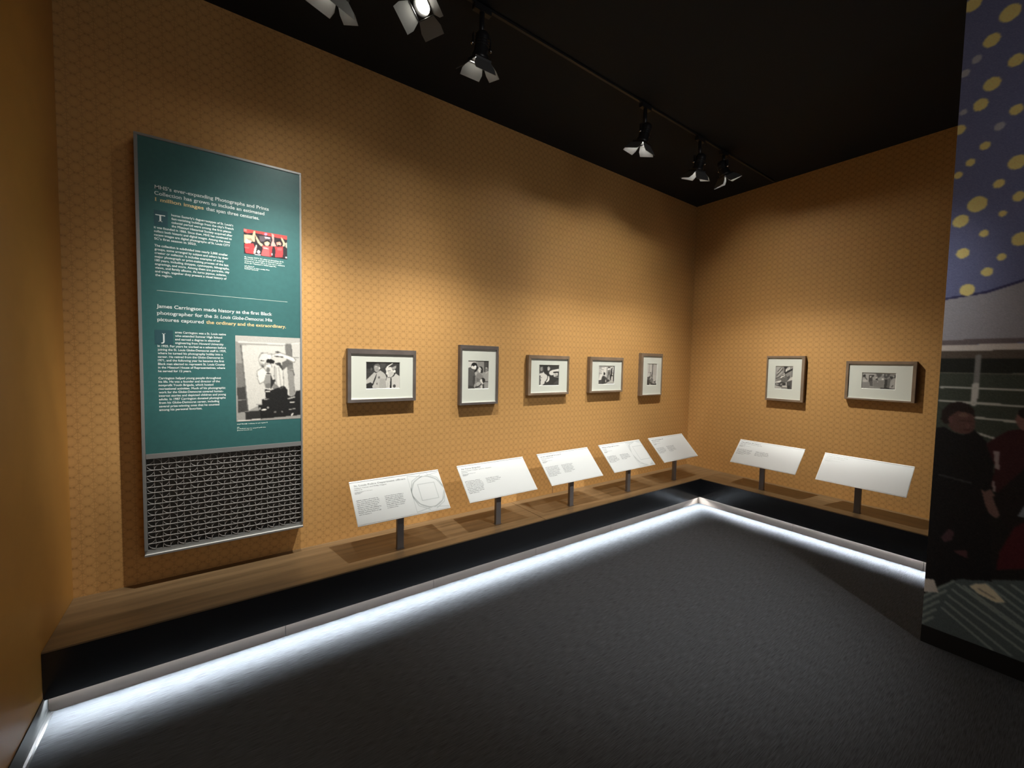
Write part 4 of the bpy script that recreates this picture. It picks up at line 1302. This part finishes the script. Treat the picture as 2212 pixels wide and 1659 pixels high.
# left figure: dark clothes, looking down
P.p((11, 11, 12), [(-2.46, 1.228), (-2.507, 1.242), (-2.544, 1.216), (-2.579, 1.207), (-2.617, 1.242), (-2.645, 1.212), (-2.68, 1.161), (-2.693, 1.115), (-2.697, 1.019), (-2.685, 0.93), (-2.663, 0.934), (-2.677, 0.854), (-2.703, 0.714), (-2.72, 0.459), (-2.635, 0.436), (-2.585, 0.409), (-2.552, 0.367), (-2.519, 0.363), (-2.46, 0.340)], 1, FIG1)
P.p((50, 35, 32), [(-2.525, 1.311), (-2.555, 1.34), (-2.592, 1.334), (-2.614, 1.311), (-2.619, 1.275), (-2.616, 1.237), (-2.598, 1.217), (-2.57, 1.213), (-2.543, 1.222), (-2.520, 1.25)], 1, FIG1)
P.p((20, 15, 14), [(-2.49, 1.284), (-2.495, 1.336), (-2.518, 1.372), (-2.556, 1.388), (-2.59, 1.376), (-2.612, 1.348), (-2.618, 1.310), (-2.599, 1.327), (-2.555, 1.335), (-2.532, 1.312), (-2.524, 1.262), (-2.506, 1.26)], 1, FIG1)
P.e((66, 52, 45), -2.575, 1.315, .018, .012, .7); P.l((34, 22, 20), (-2.565, 1.285), (-2.582, 1.283), .007); P.l((34, 22, 20), (-2.594, 1.284), (-2.606, 1.284), .007); P.e((62, 44, 40), -2.594, 1.262, .007, .016, .7); P.l((40, 24, 22), (-2.578, 1.236), (-2.602, 1.238), .007); P.e((56, 38, 36), -2.528, 1.285, .008, .02)
P.l((40, 40, 42), (-2.50, 0.972), (-2.62, 0.955), .010, .7)
P.p((62, 40, 46), [(-2.524, 0.625), (-2.553, 0.683), (-2.575, 0.669), (-2.567, 0.625), (-2.54, 0.599)], .6)
P.p((62, 36, 40), [(-2.574, 0.565), (-2.624, 0.59), (-2.63, 0.546), (-2.602, 0.551)], .7)
P.p((120, 118, 114), [(-2.46, 0.362), (-2.511, 0.375), (-2.531, 0.31), (-2.46, 0.282)], 1, FIG1)
P.p((126, 123, 108), [(-2.644, 0.399), (-2.66, 0.419), (-2.701, 0.438), (-2.735, 0.411), (-2.771, 0.37), (-2.738, 0.354), (-2.675, 0.373)], 1, FIG1); P.l((84, 82, 72), (-2.675, .40), (-2.735, .375), .007)
# right figure: dark red top
P.p((31, 14, 16), [(-2.663, 1.171), (-2.693, 1.212), (-2.734, 1.254), (-2.802, 1.276), (-2.92, 1.26), (-2.93, 0.42), (-2.86, 0.42), (-2.813, 0.86), (-2.763, 0.94), (-2.747, 0.95), (-2.738, 0.884), (-2.708, 0.931), (-2.69, 0.956), (-2.701, 1.056)], 1, FIG2)
P.e((70, 50, 46), -2.80, 1.315, .045, .058, 1, ident=FIG2); P.e((18, 14, 14), -2.81, 1.35, .05, .035, 1, ident=FIG2)
P.p((88, 80, 80), [(-2.69, 1.144), (-2.712, 1.143), (-2.714, 1.047), (-2.701, 1.051)], 1, FIG2); P.p((84, 76, 76), [(-2.692, 0.986), (-2.703, 0.984), (-2.708, 0.927), (-2.7, 0.929)], 1, FIG2)
P.p((64, 49, 46), [(-2.658, 0.931), (-2.673, 0.922), (-2.691, 0.942), (-2.709, 0.907), (-2.728, 0.845), (-2.735, 0.818), (-2.715, 0.792), (-2.691, 0.814), (-2.677, 0.854)], 1, FIG2)
P.p((14, 12, 12), [(-2.70, .90), (-2.80, 1.08), (-2.93, 1.08), (-2.93, .44), (-2.86, .42), (-2.80, .7), (-2.74, .78)], 1, FIG2)
P.p((40, 12, 16), [(-2.732, 0.524), (-2.736, 0.616), (-2.778, 0.765), (-2.833, 0.83), (-2.93, 0.85), (-2.93, 0.60), (-2.846, 0.582)], 1, FIG2)
P.p((70, 76, 82), [(-2.786, 0.827), (-2.808, 0.893), (-2.83, 0.897), (-2.83, 0.828)], 1, FIG2)
P.blur(1); P.grain(2.0)
mural = empty('printed_mural', (WDX, (y_a + y_b) / 2, z_lo))
props(mural, 'dim photo mural of yellow dots on blue above two people, right edge', 'mural')


def mf(U, V):
    yy = y_a + (y_b - y_a) * U - (y_a + y_b) / 2
    return np.stack([np.full_like(U, 0.001), yy, z_hi + (z_lo - z_hi) * V - z_lo], 1)


P.id[(P.Y < 1.95 + np.maximum(0, (-2.47 - P.X)) * .23) & (P.id == 0)] = BUILD
GAINM = 4.1
link('printed_sky', P.mesh('printed_sky', mf, GAINM, [0]), 'mural_paint', mural)
link('printed_building', P.mesh('printed_building', mf, GAINM, [BUILD]), 'mural_paint', mural)
link('printed_carpet', P.mesh('printed_carpet', mf, GAINM, [CARP]), 'mural_paint', mural)
props(link('printed_person', P.mesh('printed_person', mf, GAINM, [FIG1]), 'mural_paint', mural), 'printed person in dark clothes and white shoes looking down')
props(link('printed_person', P.mesh('printed_person', mf, GAINM, [FIG2]), 'mural_paint', mural), 'printed person in a dark red top, cut by the picture edge')
o = box('blank_sheet', WDX + 0.0005, WDX + 0.0035, -5.58, y_b - 0.001, z_lo, z_hi, 'mural_plain')
o.parent = mural
o.matrix_parent_inverse = Matrix.Translation(-mural.location)
struct(box('baseboard_right', WDX - 0.006, WDX + 0.004, -5.6, MY, 0.0, z_lo, 'mural_base', None, 0.0015))

bpy.data.objects.remove(_fo)
